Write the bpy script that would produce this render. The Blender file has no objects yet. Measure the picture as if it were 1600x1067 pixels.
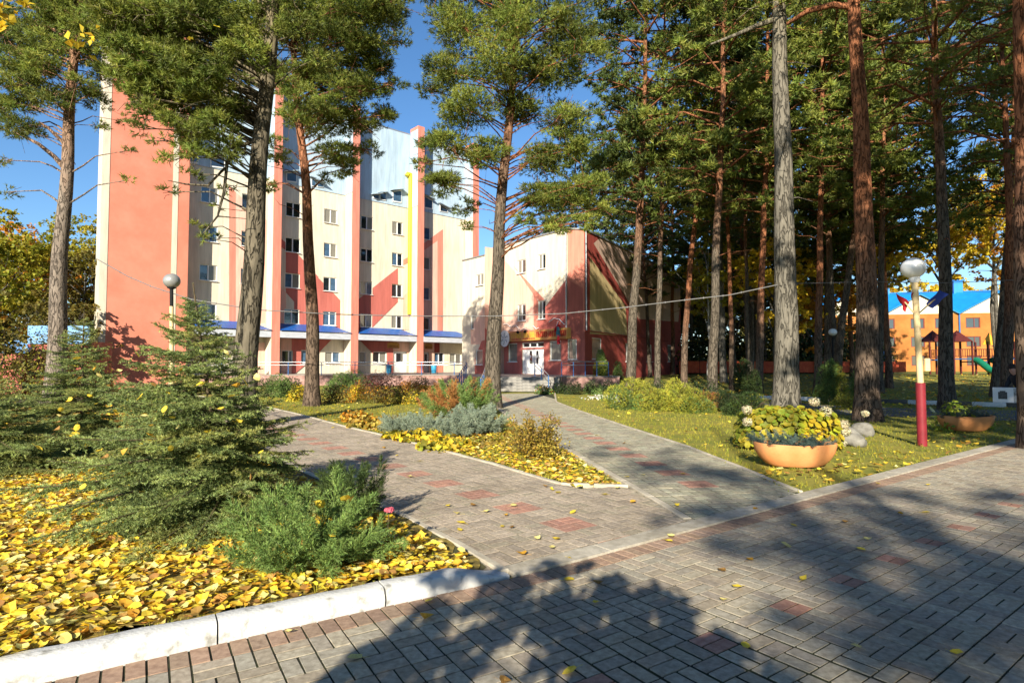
import bpy, math, random
import numpy as np
from mathutils import Vector, Matrix
rad = math.radians
rng = np.random.default_rng(7)
random.seed(7)
S = bpy.context.scene
COL = S.collection

# ------------------------------------------------------------------ camera, sky, sun, exposure
H = 1.59
F = 925.0 / 1600 * 36
PITCH = math.atan(36.5 / 925)
cam_d = bpy.data.cameras.new('camera'); cam = bpy.data.objects.new('camera', cam_d); COL.objects.link(cam)
cam_d.lens = F; cam_d.sensor_width = 36; cam_d.clip_start = 0.05; cam_d.clip_end = 2000
cam.location = (0, 0, H); cam.rotation_euler = (rad(90) + PITCH, 0, 0)
S.camera = cam
SUN_AZ = rad(13.0)      # light travels towards +Y, turned this much to +X
SUN_EL = rad(24.5)
W = bpy.data.worlds.new('World'); S.world = W; W.use_nodes = True
nt = W.node_tree; nt.nodes.clear()
sky = nt.nodes.new('ShaderNodeTexSky'); sky.sky_type = 'NISHITA'; sky.sun_disc = False
sky.sun_elevation = SUN_EL; sky.sun_rotation = math.pi + SUN_AZ
sky.altitude = 200; sky.air_density = 1.0; sky.dust_density = 0.2; sky.ozone_density = 4.0
bg = nt.nodes.new('ShaderNodeBackground'); bg.inputs['Strength'].default_value = 0.085
wo = nt.nodes.new('ShaderNodeOutputWorld')
hsv = nt.nodes.new('ShaderNodeHueSaturation'); hsv.inputs['Saturation'].default_value = 1.12; nt.links.new(sky.outputs[0], hsv.inputs['Color']); nt.links.new(hsv.outputs[0], bg.inputs[0]); nt.links.new(bg.outputs[0], wo.inputs[0])
sun_d = bpy.data.lights.new('sun', 'SUN'); sun = bpy.data.objects.new('sun', sun_d); COL.objects.link(sun)
sun_d.energy = 5.0; sun_d.angle = rad(0.5); sun_d.color = (1.0, 0.925, 0.775)
SD = Vector((math.sin(SUN_AZ) * math.cos(SUN_EL), math.cos(SUN_AZ) * math.cos(SUN_EL), -math.sin(SUN_EL)))
sun.rotation_euler = SD.to_track_quat('-Z', 'Y').to_euler()
S.view_settings.view_transform = 'Standard'; S.view_settings.look = 'None'
S.view_settings.gamma = 1; S.view_settings.use_curve_mapping = False
S.view_settings.exposure = 1.1
S.cycles.max_bounces = 6; S.cycles.diffuse_bounces = 3; S.cycles.glossy_bounces = 2
S.cycles.transmission_bounces = 3; S.cycles.transparent_max_bounces = 6
S.cycles.caustics_reflective = False; S.cycles.caustics_refractive = False

# ------------------------------------------------------------------ where a point of the photograph stands
CP, SP = math.cos(PITCH), math.sin(PITCH)
def ray(px, py):
    dx, dy = px - 800, py - 533.5
    return (dx, 925 * CP + dy * SP, 925 * SP - dy * CP)
def G(px, py, z=0.0):
    d = ray(px, py); k = (z - H) / d[2]
    return (d[0] * k, d[1] * k)
def P(px, py, Y):
    d = ray(px, py); k = Y / d[1]
    return (d[0] * k, Y, H + d[2] * k)
def on_plane(px, py, o, n):            # vertical plane through o=(x,y) with horizontal normal n
    d = ray(px, py); k = (o[0] * n[0] + o[1] * n[1]) / (d[0] * n[0] + d[1] * n[1])
    return (d[0] * k, d[1] * k, H + d[2] * k)
def sstep(a, b, x):
    t = np.clip((np.asarray(x, float) - a) / (b - a), 0, 1); return t * t * (3 - 2 * t)

# ------------------------------------------------------------------ materials
MATS = {}
def mat(name, col=(.5, .5, .5), rough=.8, var=.12, scale=6., col2=None, bump=0., bscale=30., metal=0., spec=.3, tint=False,
        trans=0., stretch=None, emit=None, ior=None, thr=(.35, .65), detail=6., stain=0.):
    """Plain principled surface whose colour wanders between col and col2 by noise."""
    if name in MATS: return MATS[name]
    m = bpy.data.materials.new(name); m.use_nodes = True; MATS[name] = m
    t = m.node_tree; N = t.nodes; L = t.links; N.clear()
    out = N.new('ShaderNodeOutputMaterial'); b = N.new('ShaderNodeBsdfPrincipled')
    b.inputs['Roughness'].default_value = rough; b.inputs['Metallic'].default_value = metal
    b.inputs['Specular IOR Level'].default_value = spec
    if ior: b.inputs['IOR'].default_value = ior
    tc = N.new('ShaderNodeTexCoord'); mp = N.new('ShaderNodeMapping')
    if stretch: mp.inputs['Scale'].default_value = stretch
    L.new(tc.outputs['Object'], mp.inputs[0])
    nz = N.new('ShaderNodeTexNoise'); nz.inputs['Scale'].default_value = scale; nz.inputs['Detail'].default_value = detail
    nz.inputs['Roughness'].default_value = .6
    L.new(mp.outputs[0], nz.inputs['Vector'])
    r = N.new('ShaderNodeValToRGB'); r.color_ramp.elements[0].position = thr[0]; r.color_ramp.elements[1].position = thr[1]
    c2 = col2 if col2 else tuple(min(1, c * (1 + var)) for c in col)
    c1 = col if col2 else tuple(c * (1 - var) for c in col)
    r.color_ramp.elements[0].color = (*c1, 1); r.color_ramp.elements[1].color = (*c2, 1)
    L.new(nz.outputs[0], r.inputs[0]); src = r.outputs[0]
    if stain:                            # broad dirt in world space, so neighbouring stones differ
        ge = N.new('ShaderNodeNewGeometry'); L.new(ge.outputs['Position'], mp.inputs[0])
        n4 = N.new('ShaderNodeTexNoise'); n4.inputs['Scale'].default_value = 1.1; n4.inputs['Detail'].default_value = 7; n4.inputs['Roughness'].default_value = .65
        L.new(ge.outputs['Position'], n4.inputs['Vector']); r4 = N.new('ShaderNodeValToRGB'); r4.color_ramp.elements[0].position = .36; r4.color_ramp.elements[1].position = .60
        r4.color_ramp.elements[0].color = (1 - stain, 1 - stain * 1.05, 1 - stain * 1.15, 1); L.new(n4.outputs[0], r4.inputs[0])
        m4 = N.new('ShaderNodeMix'); m4.data_type = 'RGBA'; m4.blend_type = 'MULTIPLY'; m4.inputs[0].default_value = 1
        L.new(src, m4.inputs[6]); L.new(r4.outputs[0], m4.inputs[7]); src = m4.outputs[2]
    if tint:                             # per-leaf colour carried by the mesh
        at = N.new('ShaderNodeAttribute'); at.attribute_name = 'tint'
        mx = N.new('ShaderNodeMix'); mx.data_type = 'RGBA'; mx.blend_type = 'MULTIPLY'; mx.inputs[0].default_value = 1
        L.new(src, mx.inputs[6]); L.new(at.outputs['Color'], mx.inputs[7]); src = mx.outputs[2]
    L.new(src, b.inputs['Base Color'])
    if bump:
        n2 = N.new('ShaderNodeTexNoise'); n2.inputs['Scale'].default_value = bscale; n2.inputs['Detail'].default_value = 8
        L.new(mp.outputs[0], n2.inputs['Vector'])
        bp = N.new('ShaderNodeBump'); bp.inputs['Strength'].default_value = bump; bp.inputs['Distance'].default_value = .02
        L.new(n2.outputs[0], bp.inputs['Height']); L.new(bp.outputs[0], b.inputs['Normal'])
    if emit:
        b.inputs['Emission Color'].default_value = (*emit[:3], 1); b.inputs['Emission Strength'].default_value = emit[3]
    if trans:
        tr = N.new('ShaderNodeBsdfTranslucent'); L.new(src, tr.inputs['Color'])
        ms = N.new('ShaderNodeMixShader'); ms.inputs[0].default_value = trans
        L.new(b.outputs[0], ms.inputs[1]); L.new(tr.outputs[0], ms.inputs[2]); L.new(ms.outputs[0], out.inputs[0])
    else:
        L.new(b.outputs[0], out.inputs[0])
    return m

def siding(name, col, pitch=.25, streak=.13):
    """Painted sheet cladding: fine upright ribs, weather streaks."""
    if name in MATS: return MATS[name]
    m = mat(name, col, .75, streak, 1.2, stretch=(2.5, 2.5, .35), spec=.25)
    t = m.node_tree; N = t.nodes; L = t.links
    b = next(n for n in N if n.type == 'BSDF_PRINCIPLED')
    at = N.new('ShaderNodeAttribute'); at.attribute_name = 'along'
    w = N.new('ShaderNodeMath'); w.operation = 'MULTIPLY'; w.inputs[1].default_value = 1 / pitch
    fr = N.new('ShaderNodeMath'); fr.operation = 'FRACT'
    cp = N.new('ShaderNodeMath'); cp.operation = 'LESS_THAN'; cp.inputs[1].default_value = .14
    L.new(at.outputs['Fac'], w.inputs[0]); L.new(w.outputs[0], fr.inputs[0]); L.new(fr.outputs[0], cp.inputs[0])
    bp = N.new('ShaderNodeBump'); bp.inputs['Strength'].default_value = .35; bp.inputs['Distance'].default_value = .012; bp.invert = True
    L.new(cp.outputs[0], bp.inputs['Height']); L.new(bp.outputs[0], b.inputs['Normal'])
    src = b.inputs['Base Color'].links[0].from_socket
    mx = N.new('ShaderNodeMix'); mx.data_type = 'RGBA'; mx.blend_type = 'MULTIPLY'
    sc = N.new('ShaderNodeMath'); sc.operation = 'MULTIPLY'; sc.inputs[1].default_value = .10
    L.new(cp.outputs[0], sc.inputs[0]); L.new(sc.outputs[0], mx.inputs[0]); L.new(src, mx.inputs[6]); mx.inputs[7].default_value = (.35, .32, .3, 1)
    L.new(mx.outputs[2], b.inputs['Base Color'])
    return m

def bark(name, low, low2, high, z0, z1, crack=3.2, fine=1.0):
    """Scots-pine bark: furrowed grey-brown plates below, thin orange bark higher up."""
    m = bpy.data.materials.new(name); m.use_nodes = True; MATS[name] = m
    t = m.node_tree; N = t.nodes; L = t.links; N.clear()
    out = N.new('ShaderNodeOutputMaterial'); b = N.new('ShaderNodeBsdfPrincipled'); b.inputs['Roughness'].default_value = .95
    b.inputs['Specular IOR Level'].default_value = .1
    tc = N.new('ShaderNodeTexCoord'); mp = N.new('ShaderNodeMapping'); mp.inputs['Scale'].default_value = (1, 1, .28)
    L.new(tc.outputs['Object'], mp.inputs[0])
    nz = N.new('ShaderNodeTexNoise'); nz.inputs['Scale'].default_value = 5; nz.inputs['Detail'].default_value = 5
    L.new(mp.outputs[0], nz.inputs['Vector'])
    rn = N.new('ShaderNodeTexNoise'); rn.inputs['Scale'].default_value = crack * 3.4; rn.inputs['Detail'].default_value = 3.5; rn.inputs['Roughness'].default_value = .55
    rn.inputs['Distortion'].default_value = .6
    m2 = N.new('ShaderNodeMapping'); m2.inputs['Scale'].default_value = (1, 1, .22); L.new(tc.outputs['Object'], m2.inputs[0]); L.new(m2.outputs[0], rn.inputs['Vector'])
    s1 = N.new('ShaderNodeMath'); s1.operation = 'SUBTRACT'; s1.inputs[1].default_value = .5; L.new(rn.outputs[0], s1.inputs[0])
    s2 = N.new('ShaderNodeMath'); s2.operation = 'ABSOLUTE'; L.new(s1.outputs[0], s2.inputs[0])
    cr = N.new('ShaderNodeValToRGB'); cr.color_ramp.elements[0].position = .0; cr.color_ramp.elements[1].position = .055
    cr.color_ramp.elements[0].color = (.22, .22, .22, 1)
    L.new(s2.outputs[0], cr.inputs[0])
    n3 = N.new('ShaderNodeTexNoise'); n3.inputs['Scale'].default_value = 14; n3.inputs['Detail'].default_value = 8
    L.new(mp.outputs[0], n3.inputs['Vector'])
    c = N.new('ShaderNodeMix'); c.data_type = 'RGBA'; c.inputs[6].default_value = (*low, 1); c.inputs[7].default_value = (*low2, 1)
    L.new(n3.outputs[0], c.inputs[0])
    sx = N.new('ShaderNodeSeparateXYZ'); L.new(tc.outputs['Object'], sx.inputs[0])
    mr = N.new('ShaderNodeMapRange'); mr.inputs['From Min'].default_value = z0; mr.inputs['From Max'].default_value = z1
    nb = N.new('ShaderNodeMath'); nb.operation = 'MULTIPLY_ADD'; nb.inputs[1].default_value = 3.0
    L.new(nz.outputs[0], nb.inputs[0]); L.new(sx.outputs[2], nb.inputs[2]); L.new(nb.outputs[0], mr.inputs[0])
    hx = N.new('ShaderNodeMix'); hx.data_type = 'RGBA'; hx.inputs[7].default_value = (*high, 1)
    L.new(mr.outputs[0], hx.inputs[0]); L.new(c.outputs[2], hx.inputs[6])
    mu = N.new('ShaderNodeMix'); mu.data_type = 'RGBA'; mu.blend_type = 'MULTIPLY'; mu.inputs[0].default_value = .85
    L.new(hx.outputs[2], mu.inputs[6]); L.new(cr.outputs[0], mu.inputs[7]); L.new(mu.outputs[2], b.inputs['Base Color'])
    hs = N.new('ShaderNodeMath'); hs.operation = 'MULTIPLY_ADD'; hs.inputs[1].default_value = .35
    L.new(n3.outputs[0], hs.inputs[0]); L.new(cr.outputs[0], hs.inputs[2])
    bp = N.new('ShaderNodeBump'); bp.inputs['Strength'].default_value = .9 * fine; bp.inputs['Distance'].default_value = .05
    L.new(hs.outputs[0], bp.inputs['Height']); L.new(bp.outputs[0], b.inputs['Normal'])
    L.new(b.outputs[0], out.inputs[0])
    return m

# ------------------------------------------------------------------ naming
def tag(o, label=None, cat=None, group=None, kind=None):
    if label: o['label'] = label
    if cat: o['category'] = cat
    if group: o['group'] = group
    if kind: o['kind'] = kind
    return o
def empty(name, loc=(0, 0, 0), rz=0., label=None, cat=None, group=None):
    o = bpy.data.objects.new(name, None); COL.objects.link(o); o.location = loc; o.rotation_euler = (0, 0, rz)
    o.empty_display_size = .2
    return tag(o, label, cat, group)
def link(name, me, parent=None, m=None, loc=None, rot=None, scl=None):
    o = bpy.data.objects.new(name, me); COL.objects.link(o)
    if parent is not None: o.parent = parent
    if loc is not None: o.location = loc
    if rot is not None: o.rotation_euler = rot
    if scl is not None: o.scale = scl if hasattr(scl, '__len__') else (scl,) * 3
    if m is not None and len(me.materials) == 0: me.materials.append(m)
    return o
def kids(o): return [c for c in S.objects if c.parent == o]
def copy_tree(o, parent=None):
    c = o.copy(); COL.objects.link(c)
    if parent is not None: c.parent = parent
    for ch in list(o.children): copy_tree(ch, c)
    return c

# ------------------------------------------------------------------ mesh builders
class MB:
    def __init__(s): s.v = []; s.f = []; s.m = []; s.smooth = []
    def add(s, vs, fs, mi=0, sm=False):
        b = len(s.v); s.v += [tuple(v) for v in vs]
        for f in fs: s.f.append([b + i for i in f]); s.m.append(mi); s.smooth.append(sm)
        return s
    def box(s, c, d, rz=0., mi=0, bev=0.):
        x, y, z = d[0] / 2, d[1] / 2, d[2] / 2; ca, sa = math.cos(rz), math.sin(rz)
        if bev > 0:
            vs = []
            for sz in (-1, 1):
                zz = sz * z
                for (a, b_) in ((x - bev, y - bev, ), ):
                    pass
            ring = lambda ex, ey, zz: [(ex, ey, zz), (-ex, ey, zz), (-ex, -ey, zz), (ex, -ey, zz)]
            vs = ring(x - bev, y - bev, -z) + ring(x, y, -z + bev) + ring(x, y, z - bev) + ring(x - bev, y - bev, z)
            fs = [(3, 2, 1, 0), (12, 13, 14, 15)]
            for k in range(3):
                for i in range(4):
                    a, b2 = k * 4 + i, k * 4 + (i + 1) % 4
                    fs.append((a, b2, b2 + 4, a + 4))
        else:
            vs = [(i * x, j * y, k * z) for k in (-1, 1) for (i, j) in ((1, 1), (-1, 1), (-1, -1), (1, -1))]
            fs = [(3, 2, 1, 0), (4, 5, 6, 7), (0, 1, 5, 4), (1, 2, 6, 5), (2, 3, 7, 6), (3, 0, 4, 7)]
        return s.add([(c[0] + a * ca - b_ * sa, c[1] + a * sa + b_ * ca, c[2] + z_) for a, b_, z_ in vs], fs, mi)
    def prism(s, poly, z0, z1, mi=0):
        n = len(poly); vs = [(x, y, z0) for x, y in poly] + [(x, y, z1) for x, y in poly]
        fs = [tuple(range(n - 1, -1, -1)), tuple(range(n, 2 * n))] + [(i, (i + 1) % n, n + (i + 1) % n, n + i) for i in range(n)]
        return s.add(vs, fs, mi)
    def tube(s, pts, r, n=8, mi=0, cap=True, sm=True):
        pts = [Vector(p) for p in pts]; k = len(pts)
        rr = r if hasattr(r, '__len__') else [r] * k
        vs = []; prev = None
        for i, p in enumerate(pts):
            d = (pts[min(i + 1, k - 1)] - pts[max(i - 1, 0)]).normalized()
            if prev is None:
                a = Vector((0, 0, 1)) if abs(d.z) < .9 else Vector((1, 0, 0)); u = d.cross(a).normalized()
            else:
                u = (prev - d * prev.dot(d)).normalized()
            prev = u; w = d.cross(u)
            for j in range(n):
                t = 2 * math.pi * j / n; vs.append(p + (u * math.cos(t) + w * math.sin(t)) * rr[i])
        fs = [(i * n + j, i * n + (j + 1) % n, (i + 1) * n + (j + 1) % n, (i + 1) * n + j) for i in range(k - 1) for j in range(n)]
        s.add(vs, fs, mi, sm)
        if cap: s.add(vs[:n], [tuple(range(n - 1, -1, -1))], mi); s.add(vs[-n:], [tuple(range(n))], mi)
        return s
    def lathe(s, prof, c=(0, 0, 0), n=24, mi=0, sx=1., sy=1., p=2.):
        vs = []
        for (r, z) in prof:
            for j in range(n):
                t = 2 * math.pi * j / n; ct, st = math.cos(t), math.sin(t)
                k = (abs(ct) ** p + abs(st) ** p) ** (-1 / p)
                vs.append((c[0] + r * k * ct * sx, c[1] + r * k * st * sy, c[2] + z))
        fs = [(i * n + j, i * n + (j + 1) % n, (i + 1) * n + (j + 1) % n, (i + 1) * n + j) for i in range(len(prof) - 1) for j in range(n)]
        return s.add(vs, fs, mi, True)
    def build(s, name, mats, parent=None, loc=None, rot=None, along=None):
        me = bpy.data.meshes.new(name); me.from_pydata(s.v, [], s.f)
        for m in (mats if isinstance(mats, (list, tuple)) else [mats]): me.materials.append(m)
        me.polygons.foreach_set('material_index', s.m); me.polygons.foreach_set('use_smooth', s.smooth)
        if along is not None:
            a = me.attributes.new('along', 'FLOAT', 'POINT'); a.data.foreach_set('value', np.array([along(v) for v in s.v], 'f'))
        me.update()
        return link(name, me, parent, None, loc, rot)

def np_mesh(name, V, T, m=None, tint=None, smooth=False, n=3):
    """V (N,3); T (M,n) faces with n corners; tint (N,3) optional."""
    me = bpy.data.meshes.new(name); V = np.ascontiguousarray(V, 'f'); T = np.ascontiguousarray(T, 'i')
    me.vertices.add(len(V)); me.vertices.foreach_set('co', V.ravel())
    me.loops.add(T.size); me.loops.foreach_set('vertex_index', T.ravel())
    me.polygons.add(len(T)); me.polygons.foreach_set('loop_start', np.arange(0, T.size, n, dtype='i'))
    me.polygons.foreach_set('use_smooth', np.full(len(T), bool(smooth)))
    if tint is not None:
        a = me.attributes.new('tint', 'FLOAT_COLOR', 'POINT')
        a.data.foreach_set('color', np.concatenate([tint, np.ones((len(V), 1))], 1).astype('f').ravel())
    me.update(calc_edges=True)
    if m is not None: me.materials.append(m)
    return me
def basis(D, roll=None):
    """(N,3) directions -> (N,3,3) with third column D and a random roll."""
    D = D / np.linalg.norm(D, axis=1, keepdims=True)
    a = np.where(np.abs(D[:, 2:3]) < .9, [[0, 0, 1.]], [[1., 0, 0]])
    U = np.cross(a, D); U /= np.linalg.norm(U, axis=1, keepdims=True); Wv = np.cross(D, U)
    if roll is None: roll = rng.random(len(D)) * 2 * np.pi
    c, s = np.cos(roll)[:, None], np.sin(roll)[:, None]
    return np.stack([U * c + Wv * s, -U * s + Wv * c, D], 2)
def scatter(tV, tF, pos, R, sc):
    n, k = len(pos), len(tV)
    V = np.einsum('nij,kj->nki', R, tV) * np.asarray(sc).reshape(-1, 1, 1) + pos[:, None, :]
    T = tF[None] + (np.arange(n) * k)[:, None, None]
    return V.reshape(-1, 3), T.reshape(-1, tF.shape[1])
def unit(n, r=rng):
    v = r.normal(size=(n, 3)); return v / np.linalg.norm(v, axis=1, keepdims=True)

def needles(n, L, w, a0, a1, stem=0., r=None):
    """A shoot: n thin triangles fanned about +Z between the angles a0..a1 (degrees) along a stem."""
    r = r or np.random.default_rng(3)
    V = []; Tn = []
    for i in range(n):
        a = rad(r.uniform(a0, a1)); t = 2 * math.pi * (i * .618 + r.random() * .2)
        d = np.array([math.sin(a) * math.cos(t), math.sin(a) * math.sin(t), math.cos(a)])
        o = np.array([0, 0, stem * r.random()]); s = np.cross(d, r.normal(size=3)); s /= np.linalg.norm(s)
        l = L * r.uniform(.75, 1.1)
        V += [o + s * w / 2, o - s * w / 2, o + d * l]; Tn.append([3 * i, 3 * i + 1, 3 * i + 2])
    return np.array(V), np.array(Tn)

# ================================================================== GROUND, ROAD, PATHS
U0, V0, TH = -1.3613, 3.4135, 0.5516          # a point of the kerb line and its heading
def K(s, b):
    """Along the kerb line (it bends gently), b metres towards the road side."""
    n = 24; x, y = U0, V0
    s1, s2, dth = 1.2, 2.6, .088
    if s <= s1: x += s * math.cos(TH); y += s * math.sin(TH); th = TH
    else:
        x += s1 * math.cos(TH); y += s1 * math.sin(TH)
        e = min(s, s2); st = (e - s1) / n
        for i in range(n):
            t = TH + dth * ((i + .5) * st) / (s2 - s1); x += st * math.cos(t); y += st * math.sin(t)
        th = TH + dth * (e - s1) / (s2 - s1)
        if s > s2: x += (s - s2) * math.cos(th); y += (s - s2) * math.sin(th)
    return (x + b * math.sin(th), y - b * math.cos(th), th)
def pip(x, y, poly):
    c = False; n = len(poly); j = n - 1
    for i in range(n):
        xi, yi = poly[i][:2]; xj, yj = poly[j][:2]
        if (yi > y) != (yj > y) and x < (xj - xi) * (y - yi) / (yj - yi) + xi: c = not c
        j = i
    return c
def pip_np(X, Y, poly):
    c = np.zeros(len(X), bool); n = len(poly); j = n - 1
    for i in range(n):
        xi, yi = poly[i][:2]; xj, yj = poly[j][:2]
        k = (yi > Y) != (yj > Y)
        with np.errstate(divide='ignore', invalid='ignore'):
            c ^= k & (X < (xj - xi) * (Y - yi) / ((yj - yi) if yj != yi else 1e-9) + xi)
        j = i
    return c
def ground_z(x, y): return .6 * float(sstep(38, 62, y))
def gz_np(X, Y): return .6 * sstep(38, 62, Y)

M_soil = mat('ground_soil', (.05, .055, .02), .95, .3, 2.0, col2=(.10, .085, .035), bump=.5, bscale=25)
M_lawn = mat('lawn_turf', (.13, .155, .018), .95, .3, 1.3, col2=(.30, .245, .04), bump=.6, bscale=60, thr=(.3, .7))
M_joint = mat('joint_sand', (.018, .017, .013), .95, .3, 8, col2=(.05, .055, .02), bump=.4, bscale=60)
M_conc = mat('pale_concrete', (.36, .32, .25), .85, .2, 14, stain=.35, col2=(.52, .47, .38), bump=.3, bscale=60)
M_edge = mat('edging_concrete', (.34, .30, .23), .85, .2, 6, col2=(.50, .44, .34), bump=.3, bscale=80)
M_kerbw = mat('whitewash', (.26, .25, .22), .8, .08, 9, col2=(.55, .54, .51), bump=.25, bscale=45, thr=(.3, .45))
M_pave = {'header': mat('paver_brown_pink', (.27, .175, .125), .82, .15, 24, stain=.20, col2=(.42, .29, .21), bump=.35, bscale=220, tint=True, spec=.25),
          'grey': mat('paver_grey', (.28, .235, .175), .82, .15, 24, stain=.18, col2=(.45, .39, .30), bump=.35, bscale=220, tint=True, spec=.25),
          'red': mat('paver_red', (.34, .17, .12), .82, .15, 24, stain=.15, col2=(.48, .28, .21), bump=.35, bscale=220, tint=True, spec=.25),
          'green': mat('paver_greengrey', (.28, .255, .18), .82, .15, 24, stain=.20, col2=(.44, .41, .31), bump=.35, bscale=220, tint=True, spec=.25)}

# ground sheet out to the horizon, denser near
xs = np.concatenate([[-700, -300, -120], np.arange(-80, 121, 4.), [200, 400, 700]])
ys = np.concatenate([[-700, -200, -80], np.arange(-60, 141, 4.), [200, 400, 700]])
X, Y = np.meshgrid(xs, ys); Z = gz_np(X, Y) - .03
nx = len(xs); idx = np.arange(len(ys) * nx).reshape(len(ys), nx)
Q = np.stack([idx[:-1, :-1], idx[:-1, 1:], idx[1:, 1:], idx[1:, :-1]], -1).reshape(-1, 4)
g = link('ground', np_mesh('ground', np.stack([X, Y, Z], -1).reshape(-1, 3), Q, M_lawn, smooth=True, n=4)); tag(g, kind='structure')

def sheet(name, poly, z, m, parent=None):
    me = bpy.data.meshes.new(name); me.from_pydata([(x, y, z) for x, y in poly], [], [tuple(range(len(poly)))]); me.materials.append(m)
    o = link(name, me, parent)
    if parent is None: tag(o, kind='structure')
    return o

# --- outlines traced on the ground
near_e = [(-.05, 4.60), (-.35, 5.11), (-.97, 6.08), (-3.18, 8.99), (-6.0, 13.0), (-9.5, 17.6), (-13.6, 22.5), (-20, 29)]
far_e = [(1.52, 7.80), (.80, 7.72), (-.42, 9.75), (-2.89, 13.45), (-4.14, 15.09), (-6.73, 18.95), (-8.87, 21.9), (-14.2, 28.4), (-18.5, 33)]
rp_l = [(1.81, 6.15), (1.60, 7.73), (1.06, 11.0), (0., 17.4), (-.6, 22.7), (-1.7, 27.5), (-2.6, 32.0)]
rp_r = [(3.62, 7.5), (3.43, 11.4), (2.80, 16.5), (2.27, 21.1), (1.9, 25.5), (2.3, 33.6)]
bandS = [K(s, -.40)[:2] for s in np.arange(1.55, 5.2, .1)]
path_left_poly = [bandS[0]] + near_e[1:] + far_e[::-1] + [(1.81, 6.15)] + [p for p in bandS if p[0] < 1.8][::-1][:-1]
path_right_poly = rp_l + rp_r[::-1] + [p for p in bandS if 1.85 < p[0] < 3.6][::-1]

road_poly = [K(s, -.19)[:2] for s in np.arange(-6, 32, 1.)] + [K(s, 12)[:2] for s in np.arange(31, -7, -1.)]
road = sheet('road', road_poly, -.0055, M_joint)
pl = sheet('path_left', path_left_poly, -.0045, M_joint)
pr = sheet('path_right', path_right_poly, -.0040, M_joint)

def paver_mesh(l, w, col, tint, seed):
    r = np.random.default_rng(seed); g_ = .0052; b = .0022; x, y = l / 2 - g_, w / 2 - g_
    j = lambda: r.uniform(-.0012, .0012)
    ring = lambda e, z: [(sx * (x - e) + j(), sy * (y - e) + j(), z) for sx, sy in ((1, 1), (-1, 1), (-1, -1), (1, -1))]
    V = np.array(ring(0, -.02) + ring(.0008, 0.))
    Fq = [[4, 5, 6, 7]] + [[i, (i + 1) % 4, 4 + (i + 1) % 4, 4 + i] for i in range(4)]
    return V, np.array(Fq)
PV = {}
def paver_variants(col, l, w):
    k = (col, round(l, 3), round(w, 3))
    if k not in PV:
        PV[k] = []
        for i in range(7):
            V, Fq = paver_mesh(l, w, col, None, i); t = .84 + .05 * i
            tc = np.array([t * rng.uniform(.96, 1.05), t, t * rng.uniform(.94, 1.04)])
            PV[k].append((V, Fq, tc, np_mesh('brick', V, Fq, M_pave[col], np.tile(tc, (len(V), 1)), n=4)))
    return PV[k]
def lay(items, parent, z0=0., nmax=300):
    """items: (x, y, angle, length, width, colour). The ones largest in the picture as single bricks, the rest as one part."""
    def size(it):
        x, y = it[0], it[1]
        if y < .5: return 1e9
        u = 800 + 925 * x / y; v = 570 + 925 * H / y
        out = max(0, -u, u - 1600) + max(0, v - 1080)
        return y * 1. + (100 + out if out > 0 else 0)
    items = sorted(items, key=size); accV, accF, accT, nb = {}, {}, {}, {}
    for k, it in enumerate(items):
        x, y, a, l, w, c = it; vs = paver_variants(c, l, w); V, Fq, tc, me = vs[rng.integers(7)]
        z = z0 + float(np.clip(rng.normal() * .0012, -.002, .003)); tx, ty = rng.normal() * .004, rng.normal() * .004; a += rng.normal() * .006
        if k < nmax:
            link('brick', me, parent, None, (x, y, z), (tx, ty, a))
        else:
            R = np.array(Matrix.Rotation(a, 3, 'Z') @ Matrix.Rotation(tx, 3, 'X') @ Matrix.Rotation(ty, 3, 'Y'))
            accV.setdefault(c, []).append(V @ R.T + [x, y, z]); b = nb.get(c, 0)
            accF.setdefault(c, []).append(Fq + b); nb[c] = b + len(V)
            accT.setdefault(c, []).append(np.tile(tc, (len(V), 1)))
    for c in accV:
        o = link('brick_paving', np_mesh('brick_paving', np.concatenate(accV[c]), np.concatenate(accF[c]), M_pave[c], np.concatenate(accT[c]), n=4), parent)
        tag(o, kind='stuff')

# road bricks: basket weave, a red header row along the kerb, red squares in a line
items = []
red_rows = {(6, k) for k in range(2, 140, 4)}
for i in range(-26, 130):
    K_s = (i + .5) * .2
    if K_s > 20: pass
    for h in (0, 1):
        x, y, th = K((i + h * .5 + .25) * .2, -.1); items.append((x, y, th + math.pi / 2, .2, .1, 'header'))
    for j in range(0, 44):
        if i * .2 > 12 and j > 22: continue
        cx, cy, th = K(K_s, (j + .5) * .2); c = 'red' if (j, i) in red_rows or (j == 17 and i % 4 == 0) else 'grey'
        for h in (-1, 1):
            if (i + j) % 2 == 0: x, y, _ = K(K_s, (j + .5) * .2 + h * .05); items.append((x, y, th, .2, .1, c))
            else: x, y, _ = K(K_s + h * .05, (j + .5) * .2); items.append((x, y, th + math.pi / 2, .2, .1, c))
lay(items, road)

def lay_path(poly, o, th, cell, region, reds, parent, col, extra=0.):
    cu, su = math.cos(th), math.sin(th); items = []
    for i in range(*region[0]):
        for j in range(*region[1]):
            c = 'red' if (i, j) in reds else col
            for h in (-1, 1):
                if (i + j) % 2 == 0: a, b, al = (i + .5) * cell, (j + .5) * cell + h * cell / 4, 0
                else: a, b, al = (i + .5) * cell + h * cell / 4, (j + .5) * cell, math.pi / 2
                x, y = o[0] + a * cu - b * su, o[1] + a * su + b * cu
                ax, ay = math.cos(th + al), math.sin(th + al)
                e = [pip(x + ax * q, y + ay * q, poly) for q in (-cell * .42, cell * .42)]
                if all(e): items.append((x, y, th + al, cell, cell / 2, c))
                else:
                    for q in (-cell / 4, cell / 4):
                        if pip(x + ax * q, y + ay * q, poly): items.append((x + ax * q, y + ay * q, th + al, cell / 2, cell / 2, c))
    lay(items, parent)
reds = {(a, b) for k in range(-2, 40) for a in (0, 1) for b in (4 * k, 4 * k + 1)}
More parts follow.
